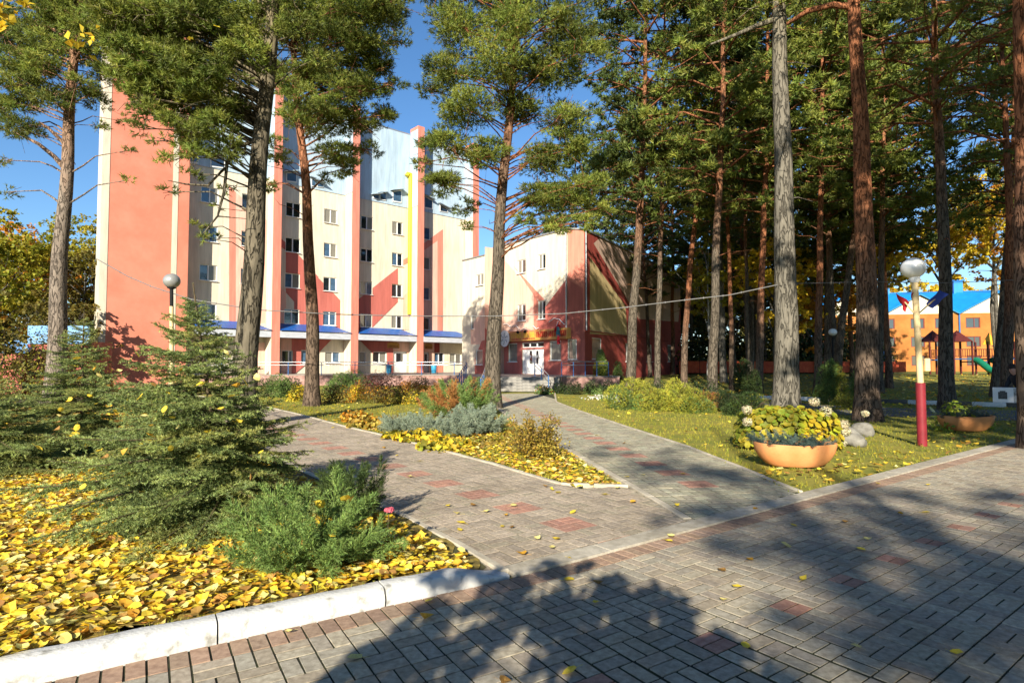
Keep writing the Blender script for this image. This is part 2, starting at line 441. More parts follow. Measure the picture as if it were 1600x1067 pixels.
lay_path(path_left_poly, (.515, 5.71), .63, .21, ((-90, 20), (-30, 130)), reds, pl, 'grey')
reds = {(a, b) for k in range(0, 30) for a in (0, 1) for b in (4 * k, 4 * k + 1)}
lay_path(path_right_poly, (2.30, 7.75), .14, .21, ((-30, 12), (-16, 130)), reds, pr, 'green')

# --- edging stones and kerbs
def resample(pts, step):
    out = [pts[0]]; acc = 0
    P_ = [Vector(p) for p in pts]
    cur = P_[0].copy(); i = 0; need = step
    while i < len(P_) - 1:
        seg = P_[i + 1] - cur; l = seg.length
        if l < need: need -= l; cur = P_[i + 1].copy(); i += 1
        else: cur = cur + seg * (need / l); out.append(tuple(cur)); need = step
    if (Vector(out[-1]) - P_[-1]).length > .1: out.append(tuple(P_[-1]))
    return out
def edging(name, pts, w=.07, top=.022, step=1.0, m=None, parent=None):
    root = empty(name, (pts[0][0], pts[0][1], 0)) if parent is None else parent
    if parent is None: tag(root, kind='structure')
    q = resample([(p[0], p[1]) for p in pts], step)
    ox, oy = (pts[0][0], pts[0][1]) if parent is None else (0, 0)
    for a, b in zip(q[:-1], q[1:]):
        dx, dy = b[0] - a[0], b[1] - a[1]; l = math.hypot(dx, dy)
        mb = MB().box((0, 0, 0), (l - .006, w, .14), 0, 0, .006)
        mx, my = (a[0] + b[0]) / 2, (a[1] + b[1]) / 2
        mb.build('edging_stone', m or M_edge, root, (mx - ox, my - oy, top - .07 + ground_z(mx, my) + rng.normal() * .003), (0, rng.normal() * .002, math.atan2(dy, dx) + rng.normal() * .003))
    return root
edging('path_left_edging', near_e)
edging('path_triangle_edging', far_e)
edging('path_divider_edging', [(1.81, 6.18), (1.60, 7.73), (1.06, 11.0), (0., 17.4), (-.6, 22.7), (-1.7, 27.5)], w=.085, top=.016)
edging('path_right_edging', rp_r[:-1] + [(2.4, 33.2)])

# flush concrete kerb band between road and paths, then on along the lawn
fk = empty('kerb_flush', K(1.6, -.3)[:2] + (0,)); tag(fk, kind='structure')
for i in range(26):
    s0 = 1.78 + i * 1.0; vs = []
    q = [K(s0 + .004, -.41), K(s0 + .5, -.41), K(s0 + .996, -.41), K(s0 + .996, -.203), K(s0 + .5, -.203), K(s0 + .004, -.203)]
    vs = [(x - fk.location.x, y - fk.location.y) for x, y, _ in q]
    o = MB().prism(vs[::-1], -.06, .014 + rng.normal() * .0015).build('kerb_stone', M_conc, fk)
# raised white kerb, one metre stones
wk = empty('kerb_white', K(-1, -.2)[:2] + (0,)); tag(wk, kind='structure')
def kerb_stone(sa, sb, ramp=False):
    mb = MB(); n = 9; prof = [(-.006, -.05), (.002, .04), (-.012, .092), (-.035, .108), (-.150, .112), (-.172, .10), (-.176, -.05)]
    vs = []
    for k in range(n):
        t = k / (n - 1); s = sa + (sb - sa) * t; f = 1.
        if ramp: f = 1 - .93 * float(sstep(.45, 1.0, t))
        for (b, z) in prof:
            bb = b - .012 if not ramp else b - .012 - (.03 * (1 - f))
            x, y, _ = K(s, -.2 + bb + .004 * math.sin(s * 9 + z * 40)); zz = z * f if z > 0 else z
            vs.append((x - wk.location.x, y - wk.location.y, zz + .003 * math.sin(s * 13 + b * 60)))
    p = len(prof)
    fs = [(k * p + i, (k + 1) * p + i, (k + 1) * p + i + 1, k * p + i + 1) for k in range(n - 1) for i in range(p - 1)]
    mb.add(vs, fs, 0, True); mb.add(vs[:p], [tuple(range(p))]); mb.add(vs[-p:], [tuple(range(p - 1, -1, -1))])
    return mb.build('kerb_stone', M_kerbw, wk)
for a in range(-5, 1): kerb_stone(-.255 + a * 1.0 + .006, -.255 + (a + 1) * 1.0 - .004)
kerb_stone(.755, 1.74, True)

# bed behind the white kerb (soil, a little raised), island bed between the paths
bed_poly = [K(s, -.375)[:2] for s in np.arange(-7, 1.7, .5)] + [(-.20, 4.72)] + [(x - .04, y) for x, y in near_e[1:]] + [(-30, 30), (-30, -2)]
def bed_z(x, y):
    b = (x - U0) * math.sin(TH) - (y - V0) * math.cos(TH); d = -.2 - b
    e = min(1., max(0., (-(x + .05) * .83 + (4.6 - y) * .55 + .0) / .5 + 0)) if False else 1
    s = (x - U0) * math.cos(TH) + (y - V0) * math.sin(TH)
    k = float(sstep(1.75, .9, s)) if True else 1
    return .012 + .085 * max(0, 1 - d / 2.2) * (1 - float(sstep(.9, 1.7, s)))
gx = np.arange(-16, .2, .25); gy = np.arange(-1, 24, .25)
VV, FF, ids = [], [], {}
for x in gx:
    for y in gy:
        if all(pip(x + a, y + b, bed_poly) for a, b in ((0, 0), (.25, 0), (.25, .25), (0, .25))) or (pip(x + .12, y + .12, bed_poly) and y < 8):
            q = []
            for a, b in ((0, 0), (.25, 0), (.25, .25), (0, .25)):
                k = (round(x + a, 3), round(y + b, 3))
                if k not in ids:
                    ids[k] = len(VV); xx, yy = k
                    # pull stray corners back inside the bed
                    if not pip(xx, yy, bed_poly):
                        best = min(((K(s, -.34)[:2]) for s in np.arange(-6, 1.9, .1)), key=lambda p: (p[0] - xx) ** 2 + (p[1] - yy) ** 2)
                        nb = min((((1 - t) * near_e[i][0] + t * near_e[i + 1][0], (1 - t) * near_e[i][1] + t * near_e[i + 1][1]) for i in range(4) for t in np.linspace(0, 1, 30)), key=lambda p: (p[0] - xx) ** 2 + (p[1] - yy) ** 2)
                        p_ = min((best, nb), key=lambda p: (p[0] - xx) ** 2 + (p[1] - yy) ** 2); xx, yy = p_
                    VV.append((xx, yy, bed_z(xx, yy) + .006 * math.sin(x * 7) * math.sin(y * 5)))
                q.append(ids[k])
            FF.append(q)
M_litter = mat('leaf_litter', (.10, .075, .02), .95, .3, 9, col2=(.36, .26, .05), bump=.6, bscale=40)
bed = link('ground_bed', np_mesh('ground_bed', np.array(VV), np.array(FF), M_litter, smooth=True, n=4)); tag(bed, kind='structure')
sheet('ground_bed_base', bed_poly, .004, M_soil)
isl_poly = far_e[1:][::1] + [(-18, 34), (-5, 34)] + [(x - .04, y) for x, y in rp_l[::-1][1:]]
isl_poly = [(1.50, 7.86)] + far_e[1:] + [(-5.0, 34)] + rp_l[::-1][1:-1]

# far road with striped kerb beyond the lawn on the right
fr = sheet('road_far', [(6.5, 24), (9.9, 19.6), (16.5, 16.0), (30, 13.5), (34, 18.5), (20, 20.2), (14, 22.4), (9, 29)], -.016, mat('asphalt', (.10, .095, .085), .9, .2, 3, col2=(.17, .16, .14), bump=.4, bscale=80))
fe = empty('kerb_striped', (14, 23.5, 0)); tag(fe, kind='structure')
M_kw2 = mat('kerb_white_paint', (.62, .62, .60), .8, .15, 3); M_kb = mat('kerb_bare', (.10, .09, .08), .9, .2, 3)
q = resample([(10.5, 29.0), (14.0, 26.3), (19.0, 22.7), (24, 20.6), (33, 18.9)], 1.05)
for k, (a, b) in enumerate(zip(q[:-1], q[1:])):
    dx, dy = b[0] - a[0], b[1] - a[1]
    MB().box((0, 0, 0), (math.hypot(dx, dy) - .02, .16, .24), 0, 0, .02).build('kerb_stone', M_kw2 if k % 2 else M_kb, fe, ((a[0] + b[0]) / 2 - 14, (a[1] + b[1]) / 2 - 23.5, .02), (0, 0, math.atan2(dy, dx)))

# ================================================================== BUILDINGS
def clip(poly, a, b):
    """Keep the part of poly left of the directed line a->b."""
    out = []
    side = lambda p: (b[0] - a[0]) * (p[1] - a[1]) - (b[1] - a[1]) * (p[0] - a[0])
    for i in range(len(poly)):
        p, q = poly[i], poly[(i + 1) % len(poly)]; sp, sq = side(p), side(q)
        if sp >= 0: out.append(p)
        if sp * sq < 0: t = sp / (sp - sq); out.append((p[0] + (q[0] - p[0]) * t, p[1] + (q[1] - p[1]) * t))
    return out
class Wall:
    """A vertical wall plane: s metres along it, z up; n points outward."""
    def __init__(w, a, b):
        w.a = Vector(a); d = Vector(b) - w.a; w.L = d.length; w.u = d.normalized(); w.n = Vector((w.u.y, -w.u.x)); w.ang = math.atan2(w.u.y, w.u.x)
    def pt(w, s, z, out=0.): return (w.a.x + w.u.x * s + w.n.x * out, w.a.y + w.u.y * s + w.n.y * out, z)
    def sz(w, px, py, out=0.):
        o = w.a + w.n * out; x, y, z = on_plane(px, py, o, w.n); return ((Vector((x, y)) - w.a).dot(w.u), z)
    def build(w, name, base, s0, s1, z0, z1, holes, paints, parent, reveal=.14, off=0., prio=0):
        cs = sorted({s0, s1} | {h[k] for h in holes for k in (0, 1) if s0 < h[k] < s1})
        cz = sorted({z0, z1} | {h[k] for h in holes for k in (2, 3) if z0 < h[k] < z1})
        mb = MB(); mats = [base]; org = parent.location
        L_ = lambda s, z, o=0.: tuple(Vector(w.pt(s, z, o + off)) - org)
        cells = []
        for i in range(len(cs) - 1):
            for j in range(len(cz) - 1):
                cx, cy = (cs[i] + cs[i + 1]) / 2, (cz[j] + cz[j + 1]) / 2
                if any(h[0] < cx < h[1] and h[2] < cy < h[3] for h in holes): continue
                c = [(cs[i], cz[j]), (cs[i + 1], cz[j]), (cs[i + 1], cz[j + 1]), (cs[i], cz[j + 1])]; cells.append(c)
                mb.add([L_(*p) for p in c], [(0, 1, 2, 3)])
        al = {}
        for k, (poly, m) in enumerate(paints):
            if m not in mats: mats.append(m)
            area = sum(poly[i][0] * poly[(i + 1) % len(poly)][1] - poly[(i + 1) % len(poly)][0] * poly[i][1] for i in range(len(poly)))
            pp = poly if area > 0 else poly[::-1]
            for c in cells:
                q = c
                for i in range(len(pp)):
                    if len(q) < 3: break
                    q = clip(q, pp[i], pp[(i + 1) % len(pp)])
                if len(q) >= 3: mb.add([L_(*p, .004 * (k + 1)) for p in q], [tuple(range(len(q)))], mats.index(m))
        for h in holes:
            a, b, c, d = h[:4]
            for (p, q) in (((a, c), (b, c)), ((b, c), (b, d)), ((b, d), (a, d)), ((a, d), (a, c))):
                mb.add([L_(*p), L_(*p, -reveal), L_(*q, -reveal), L_(*q)], [(0, 1, 2, 3)])
        ux, uy = w.u.x, w.u.y
        return mb.build(name, mats, parent, along=lambda v: v[0] * ux + v[1] * uy + 500)
    def rect(w, x0, x1, y0, y1, out=0.):
        """Pixel rectangle on this plane -> (s0, s1, z0, z1)."""
        xm, ym = (x0 + x1) / 2, (y0 + y1) / 2
        s0 = w.sz(x0, ym, out)[0]; s1 = w.sz(x1, ym, out)[0]; z1 = w.sz(xm, y0, out)[1]; z0 = w.sz(xm, y1, out)[1]
        return (s0, s1, z0, z1)
M_cream = siding('siding_cream', (.62, .55, .43)); M_salmon = siding('siding_salmon', (.60, .21, .15))
M_red = siding('siding_red', (.44, .125, .10)); M_pink = siding('siding_pink', (.66, .41, .32))
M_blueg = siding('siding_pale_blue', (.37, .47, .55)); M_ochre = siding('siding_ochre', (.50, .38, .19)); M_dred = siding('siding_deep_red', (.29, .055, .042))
M_beige = siding('siding_beige', (.52, .36, .28))
M_slabs = mat('render_salmon', (.56, .18, .115), .85, .1, .7, col2=(.64, .225, .15), bump=.2, bscale=8)
M_frame = mat('window_plastic', (.72, .72, .70), .45, .05, 4)
M_glass = mat('window_glass', (.012, .016, .02), .04, .2, .5, spec=1.0, ior=1.75)
M_curt = mat('window_curtained', (.10, .10, .09), .12, .2, 3, col2=(.30, .28, .23), spec=.8, stretch=(9, 9, .2), thr=(.3, .7))
M_blind = mat('window_blue_blind', (.05, .10, .17), .10, .3, 2, spec=.9)
M_blue = mat('roof_blue', (.012, .085, .32), .38, .15, 2, spec=.5, bump=.1)
M_fascia = mat('fascia_grey_white', (.46, .48, .52), .5, .12, 2, stretch=(1, 1, 4))
M_steel = mat('rail_steel', (.42, .43, .45), .35, .1, 5, metal=.7); M_bluep = mat('paint_blue', (.035, .13, .34), .45, .15, 8)
M_yel = mat('paint_yellow', (.72, .55, .03), .5, .1, 4); M_dark = mat('dark_interior', (.012, .012, .012), .9)
M_gutter = mat('galvanised', (.35, .36, .37), .4, .1, 5, metal=.6); M_white = mat('paint_white', (.72, .72, .71), .5, .05, 6)
M_stone = mat('terrace_pink_stone', (.22, .12, .10), .85, .3, 3, col2=(.42, .25, .22), bump=.4, bscale=20)
M_step = mat('step_stone', (.17, .16, .145), .9, .3, 4, col2=(.30, .28, .25), bump=.4, bscale=30)
M_tile = mat('terrace_tiles', (.24, .20, .17), .7, .2, 5, col2=(.32, .27, .24))

WIN = {}
def window(w, h, parent, style=0, depth=.09, name='window', pm=None, sill=True):
    """A two-sash window in the hole h of wall w: frame > pane, pane, sill."""
    s0, s1, z0, z1 = h[:4]; W_, H_ = s1 - s0, z1 - z0; key = (round(W_, 2), round(H_, 2), style)
    if key not in WIN:
        f = .06; mb = MB(); x, z = W_ / 2, H_ / 2
        for sx in (-1, 1): mb.box((sx * (x - f / 2), 0, 0), (f, .06, H_), 0, 0, .006)
        for sz in (-1, 1): mb.box((0, 0, sz * (z - f / 2)), (W_ - 2 * f, .06, f), 0, 0, .006)
        xs_ = {0: [0], 1: [-.12 * W_], 2: [], 3: [-W_ / 6, W_ / 6], 4: [.16 * W_]}[style]
        for xm in xs_: mb.box((xm, -.004, 0), (.09, .06, H_ - 2 * f), 0, 0, .006)
        me = bpy.data.meshes.new('window'); me.from_pydata(mb.v, [], mb.f); me.materials.append(M_frame)
        me.polygons.foreach_set('use_smooth', [False] * len(me.polygons)); me.update()
        edges = [-x + f] + sum([[q - .045, q + .045] for q in xs_], []) + [x - f]
        panes = []
        for a, b in zip(edges[::2], edges[1::2]):
            panes.append(((a + b) / 2, b - a, H_ - 2 * f))
        WIN[key] = (me, panes, [])
        for (c, pw, ph) in panes:
            p = bpy.data.meshes.new('pane'); p.from_pydata([(-pw / 2, 0, -ph / 2), (pw / 2, 0, -ph / 2), (pw / 2, 0, ph / 2), (-pw / 2, 0, ph / 2), (-pw / 2, .02, -ph / 2), (pw / 2, .02, -ph / 2), (pw / 2, .02, ph / 2), (-pw / 2, .02, ph / 2)], [], [(0, 1, 2, 3), (7, 6, 5, 4), (0, 4, 5, 1), (1, 5, 6, 2), (2, 6, 7, 3), (3, 7, 4, 0)])
            p.materials.append(M_glass); WIN[key][2].append(p)
        mb = MB().box((0, 0, 0), (W_ + .12, .26, .035), 0, 0, .006); sl = bpy.data.meshes.new('sill'); sl.from_pydata(mb.v, [], mb.f); sl.materials.append(M_white)
        WIN[key] += (sl,)
    me, panes, pms, sl = WIN[key]
    c = Vector(w.pt((s0 + s1) / 2, (z0 + z1) / 2, -depth)) - parent.location
    o = link(name, me, parent, None, c, (0, 0, w.ang))
    for k, ((cx, pw, ph), p) in enumerate(zip(panes, pms)):
        q = link('pane', p, o, None, (cx, .012, 0), (rng.normal() * .01, 0, rng.normal() * .012))
        m = pm[k % len(pm)] if pm else [M_glass, M_glass, M_curt, M_blind][rng.integers(4)]
        if m is not M_glass: q.material_slots[0].link = 'OBJECT'; q.material_slots[0].material = m
    if sill: link('sill', sl, o, None, (0, -.09, -H_ / 2 - .02))
    return o

# ---------------- tall residential wing: plane from the slab corner to the far right fin
def wingpt(px):
    k = (px - 800) / 925; Y = (45 + 20.79) / (1 - .9 * k); return (k * Y, Y)
WG = Wall(wingpt(160), wingpt(760)); PF = 1.4
wing = empty('residential_wing', (*WG.pt(0, 0)[:2], 0), 0, 'tall salmon and cream stepped housing block with pale blue upper walls and red fins', 'building')
s_end = WG.sz(748, 480, PF)[0]; s_slab = WG.sz(292.5, 450, PF)[0]
cols = [('z', 325), (None, 385.5), (None, 456.5), (None, 515.5), (None, 572.5), (None, 620.5), (None, 666.4)]
holes = []
for k, (t, px) in enumerate(cols):
    s = WG.sz(px, 450)[0]; w_ = [1.25, .95, 1.25, 1.2, 1.2, 1.15, .8][k]
    for r in range(4):
        z1 = 15.2 - 2.99 * r; holes.append((s - w_ / 2, s + w_ / 2, z1 - 1.22, z1, r, k))
zz = lambda y: 280 + y / 3.3333
def poly6(*pts): return [WG.sz(400 + x / 3.3333, 280 + y / 3.3333) for x, y in pts]
def poly5(*pts): return [WG.sz(140 + x / 3.5567, 280 + y / 3.5567) for x, y in pts]
paints = [
    (poly5((812, 72), (1030, 270), (1030, 800), (812, 800)), M_pink), (poly5((775, 38), (812, 72), (812, 800), (775, 800)), M_salmon),
    (poly6((120, 350), (156, 372), (156, 590), (200, 640), (200, 780), (120, 780)), M_pink),
    (poly6((155, 372), (205, 376), (325, 510), (200, 640), (155, 590)), M_red), (poly6((325, 510), (400, 590), (438, 628), (438, 780), (198, 780), (198, 640)), M_red),
    (poly6((128, 308), (160, 335), (156, 372), (128, 352)), M_red),
    (poly6((530, 628), (760, 445), (766, 450), (766, 612), (738, 640), (738, 785), (530, 785)), M_red),
    (poly6((766, 448), (766, 420), (845, 378), (845, 408)), M_salmon), (poly6((766, 449), (845, 408), (845, 785), (738, 785), (738, 640), (766, 612)), M_pink),
    (poly6((868, 372), (948, 312), (948, 790), (868, 790)), M_pink), (poly6((868, 338), (971, 262), (971, 302), (868, 376)), M_salmon), (poly6((944, 282), (971, 262), (971, 790), (944, 790)), M_salmon),
    ([(-1, 16.7), (60, 16.7), (60, 30), (-1, 30)], M_blueg)]
# ground floor under the canopies
def gfl(px0, px1, y0, y1): a, b = WG.sz(px0, 560), WG.sz(px1, 560); return a[0], b[0]
cs_ = lambda px: WG.sz(px, 560)[0]
z_t = .85
gh = []   # ground-floor openings (px0, px1, ytop, ybottom, style, kind)
for (a, b, y0, y1, st) in ((336, 352, 556, 571, 2), (440, 457, 547.5, 568, 4), (470, 481, 547, 568, 2), (508, 531, 549.5, 567, 0), (561.5, 571.5, 549.5, 567.5, 2), (582.5, 603.5, 549.5, 568, 0),
                           (678, 693.5, 551, 568.5, 0), (703, 720.5, 552, 568.5, 0)):
    gh.append((cs_(a), cs_(b), WG.sz((a + b) / 2, y1)[1], WG.sz((a + b) / 2, y0)[1], st))
doors = [(cs_(614), cs_(635), z_t + .02, WG.sz(624, 549)[1]), (cs_(662), cs_(669.5), z_t + .02, WG.sz(666, 550)[1])]
gp = [(poly6((-100, 850), (60, 850), (60, 1100), (-100, 1100)), M_pink), (poly6((130, 820), (186, 820), (186, 1100), (130, 1100)), M_pink), (poly6((184, 820), (430, 820), (330, 905), (300, 930), (184, 1050)), M_red),
      (poly6((530, 830), (745, 830), (682, 905), (607, 908)), M_red), (poly6((680, 830), (714, 830), (714, 1100), (680, 1100)), M_red), (poly6((712, 830), (845, 830), (845, 1100), (712, 1100)), M_pink),
      (poly6((862, 830), (927, 830), (927, 1100), (862, 1100)), M_pink), (poly6((926, 830), (954, 830), (954, 905), (926, 905)), M_dred), (poly6((930, 960), (970, 960), (970, 1100), (930, 1100)), M_salmon)]
s_w0 = s_slab - .4
WG.build('wall', M_cream, s_w0, s_end - .5, -.3, 23.9, [h[:4] for h in holes] + [g_[:4] for g_ in gh] + doors, paints[:0] + [(p, m) for p, m in paints] + gp, wing)
MB().prism([tuple(Vector(WG.pt(s_w0, 0, -.16)[:2]) - wing.location.xy), tuple(Vector(WG.pt(s_end - .5, 0, -.16)[:2]) - wing.location.xy),
            tuple(Vector(WG.pt(s_end - .5, 0, -13)[:2]) - wing.location.xy), tuple(Vector(WG.pt(s_w0, 0, -13)[:2]) - wing.location.xy)][::-1], -.3, 23.85).build('core', M_beige, wing)
# roof edge
a = Vector(WG.pt((s_w0 + s_end) / 2, 23.96, -.15)) - wing.location
MB().box((0, 0, 0), (s_end - s_w0 - .3, .42, .12)).build('roof_edge', M_gutter, wing, a, (0, 0, WG.ang))
for h in holes: window(WG, h, wing, 0 if h[5] not in (1, 6) else 2)
for g_ in gh: window(WG, g_, wing, g_[4])
def door(w, h, parent, leaves=1, label=None, mt=None, glass=True):
    s0, s1, z0, z1 = h[:4]; W_, H_ = s1 - s0, z1 - z0
    o = MB().box((0, 0, 0), (W_, .06, H_), 0, 0, .01).build('door', mt or M_frame, parent, Vector(w.pt((s0 + s1) / 2, (z0 + z1) / 2, -.09)) - parent.location, (0, 0, w.ang))
    for k in range(leaves):
        cx = (k - (leaves - 1) / 2) * W_ / leaves
        if glass: MB().box((0, 0, 0), (W_ / leaves * .5, .02, H_ * .40)).build('pane', M_glass, o, (cx, -.028, H_ * .2))
        MB().box((0, 0, 0), (.03, .05, .14), 0, 0, .005).build('handle', M_gutter, o, (cx + (W_ / leaves * .38) * (1 if k == 0 else -1), -.05, -.05))
    return o
for d_ in doors: door(WG, d_, wing, 1)
# fins and slab
fins = [(425.5, 438.5), (549.3, 560.7), (652, 662.2), (739, 748.2)]
fs_ = []
for (x0, x1) in fins:
    s0, s1 = WG.sz(x0, 450, PF)[0], WG.sz(x1, 450, PF)[0]; fs_.append((s0, s1))
    a = Vector(WG.pt((s0 + s1) / 2, 0, PF / 2)) - wing.location
    mb = MB()
    L_, c = s1 - s0, a
    mb.box((0, 0, 12.1), (L_, PF - .02, 24.8), 0, 0, .03)
    o = mb.build('fin', [M_salmon, M_cream], wing, (a.x, a.y, 0), (0, 0, WG.ang), along=lambda v: v[0] + .1)
    # side of the fin facing the entrance is cream below, pale blue above
    MB().box((0, 0, 0), (.012, PF - .10, 16.4)).build('cladding', M_cream, o, (-L_ / 2 - .007, -.02, 8.5))
    MB().box((0, 0, 0), (.012, PF - .10, 7.4)).build('cladding', M_blueg, o, (-L_ / 2 - .007, -.02, 20.45))
# the great slab at the left
sa, sb = WG.sz(156, 450, PF)[0], WG.sz(292.8, 450, PF)[0]
a = Vector(WG.pt((sa + sb) / 2, 0, PF / 2 - .3)) - wing.location
slab = MB().box((0, 0, 13.4), (sb - sa, PF + .6, 27.6), 0, 0, .04).build('slab', M_slabs, wing, (a.x, a.y, 0), (0, 0, WG.ang), along=lambda v: v[0])
for (x0, x1, ml) in ((155, 166.5, M_cream), (266.5, 275, M_cream)):
    s0, s1 = WG.sz(x0, 450, PF)[0], WG.sz(x1, 450, PF)[0]
    MB().box((0, 0, 0), (s1 - s0, .03, 27.4)).build('stripe', ml, slab, ((s0 + s1) / 2 - (sa + sb) / 2, -(PF + .6) / 2 - .012, 13.4))
MB().box((0, 0, 0), (.04, PF + .4, 27.4)).build('stripe', M_cream, slab, (-(sb - sa) / 2 - .022, 0, 13.4))
# canopies between fins: blue corrugated roof over a pale fascia
def canopy(s0, s1, zb, depth=1.75):
    L_ = s1 - s0; c = Vector(WG.pt(s0, 0, 0)) - wing.location
    o = MB().add([(0, -PF, zb), (L_, -PF, zb), (L_, 0, zb), (0, 0, zb), (0, -PF, zb + .52), (L_, -PF, zb + .52), (L_, 0, zb + .5), (0, 0, zb + .5)],
                 [(3, 2, 1, 0), (4, 5, 6, 7), (0, 1, 5, 4), (1, 2, 6, 5), (2, 3, 7, 6), (3, 0, 4, 7)]).build('canopy', M_fascia, wing, (c.x, c.y, 0), (0, 0, WG.ang))
    # corrugated, hipped at both ends
    n = int(L_ / .09); vs = []
    for i in range(n + 1):
        x = L_ * i / n; zr = .014 * (i % 2)
        top = 1.0; e = min(1, x / 1.0 if s0 > 12 else 1., (L_ - x) / 1.05)
        yt = -PF + PF * e * .97
        vs += [(x, -PF - .12, zb + .56 + zr), (x, yt - .02, zb + .58 + .62 * max(e, .02) + zr)]
    fs = [(2 * i, 2 * i + 2, 2 * i + 3, 2 * i + 1) for i in range(n)]
    MB().add(vs, fs).build('roof_sheet', M_blue, o)
    return o
zc = 3.78
gaps = [(WG.sz(293, 520, 0)[0] + .2, fs_[0][0]), (fs_[0][1], fs_[1][0]), (fs_[1][1], fs_[2][0]), (fs_[2][1], fs_[3][0])]
for g0, g1 in gaps: canopy(g0 + .01, g1 - .01, zc)
# dormer windows up on the pale blue wall
def dormer(pts, panes=1):
    q = [WG.sz(x, y) for x, y in pts]; c = q[0]
    out = .12; base = Vector(WG.pt(c[0], c[1], out))
    vs = [(s - c[0], 0, z - c[1]) for s, z in q]; n = len(q)
    o = MB().add(vs + [(x, out, z) for x, y, z in vs], [tuple(range(n))] + [(i, i + n, (i + 1) % n + n, (i + 1) % n) for i in range(n)]).build('dormer_window', M_frame, wing, base - wing.location, (0, 0, WG.ang))
    cx, cz = sum(v[0] for v in vs) / n, sum(v[2] for v in vs) / n
    sh = [((x - cx) * .86 + cx, -.012, (z - cz) * .80 + cz) for x, y, z in vs]
    MB().add(sh, [tuple(range(n))]).build('pane', M_glass if rng.random() < .5 else M_blind, o)
    tp = sorted(range(n), key=lambda i: -vs[i][2])[:2]; A, B = sorted((vs[tp[0]], vs[tp[1]]), key=lambda v: v[0])
    MB().add([(A[0] - .25, -.45, A[2] + .0), (B[0] + .15, -.45, B[2] + .0), (B[0] + .15, .12, B[2] + .08), (A[0] - .25, .12, A[2] + .08),
              (A[0] - .25, -.45, A[2] + .06), (B[0] + .15, -.45, B[2] + .06), (B[0] + .15, .12, B[2] + .14), (A[0] - .25, .12, A[2] + .14)],
             [(3, 2, 1, 0), (4, 5, 6, 7), (0, 1, 5, 4), (1, 2, 6, 5), (2, 3, 7, 6), (3, 0, 4, 7)]).build('hood', M_blueg, o)
c2 = lambda *p: [(540 + x / 4.85, 180 + y / 4.85) for x, y in p]
dormer(c2((205, 632), (205, 612), (250, 600), (250, 642))[::-1]); dormer(c2((256, 643), (256, 598), (303, 588), (303, 650))[::-1])
dormer(c2((352, 658), (352, 580), (420, 566), (420, 668))[::-1]); dormer(c2((592, 706), (592, 610), (655, 648), (655, 717))[::-1]); dormer(c2((709, 730), (709, 675), (770, 715), (770, 742))[::-1])
c1 = lambda *p: [(260 + x / 4.85, 180 + y / 4.85) for x, y in p]
dormer(c1((1096, 540), (1096, 478), (1128, 495), (1128, 545))[::-1]); dormer(c1((1138, 546), (1138, 500), (1185, 525), (1185, 552))[::-1]); dormer(c1((905, 505), (905, 440), (985, 430), (985, 515))[::-1])
dormer(c1((170, 365), (170, 230), (240, 240), (240, 375))[::-1]); dormer(c1((330, 395), (330, 300), (440, 320), (440, 408))[::-1])
# yellow downpipe
s_p = WG.sz(641.5, 400, .35)[0]; zt, zb = WG.sz(641.5, 274, .35)[1], WG.sz(641.5, 491, .35)[1]
MB().tube([WG.pt(s_p - .42, zt - .12, .25), WG.pt(s_p - .30, zt + .12, .25), WG.pt(s_p, zt + .15, .25), WG.pt(s_p, zt - .3, .25), WG.pt(s_p, zb, .25)], .20, 12).build('downpipe', M_yel, wing, -Vector(wing.location))
# name boards over the doors
for px, y0, y1, w_ in ((614, 536, 545, 1.3), (669, 538, 546, .9)):
    s, z = WG.sz(px, (y0 + y1) / 2); c = Vector(WG.pt(s, z, .06)) - wing.location
    o = MB().box((0, 0, 0), (w_, .06, .42), 0, 0, .01).add([(w_ * .5 * math.cos(t), -.025, .2 + .16 * math.sin(t)) for t in np.linspace(0, math.pi, 9)], [tuple(range(8, -1, -1))]).build('name_board', mat('board_ochre', (.42, .22, .05), .6, .2, 5), wing, c, (0, 0, WG.ang))
    for r in range(2):
        x = -w_ * .4
        while x < w_ * .38:
            l = rng.uniform(.05, .13); MB().box((0, 0, 0), (l, .012, .07)).build('letter', mat('letter_brown', (.12, .03, .02), .6), o, (x + l / 2, -.036, -.02 - .14 * r)); x += l + .04

# ---------------- entrance block
FR = Wall((0.825 - 3.5 * .625 + 0.0, 47.7 + 3.5 * .781), (4.1, 43.6)); FR = Wall(FR.pt(0, 0)[:2], (4.12, 43.58))
CH = Wall((4.12, 43.58), (5.39, 43.75)); SW = Wall((5.39, 43.75), (5.39 + 13.76, 43.75 + 23.35)); RZ = 11.62
ent = empty('entrance_block', (4.12, 43.58, 0), 0, 'low red, cream and salmon entrance block with white double doors and yellow sign', 'building')
def R_(w, *r): return w.rect(*r)
hf = [R_(FR, 808.7, 821.4, 405.9, 427), R_(FR, 808.7, 821.4, 475.7, 501.5), R_(FR, 841, 852.3, 397.5, 420.5), R_(FR, 841, 852.3, 469.8, 498.7),
      R_(FR, 794.8, 808.5, 536.5, 565.5), R_(FR, 859.5, 876.8, 532.5, 563.0)]
dr = R_(FR, 816.4, 850, 545.3, 584.3); dr = (dr[0], dr[1], z_t + .02, dr[3]); trn = R_(FR, 816.4, 850, 534.8, 543.6); trn = (dr[0], dr[1], dr[3] + .12, trn[3])
def poly7(w, *pts): return [w.sz(640 + x / 3.5567, 330 + y / 3.5567) for x, y in pts]
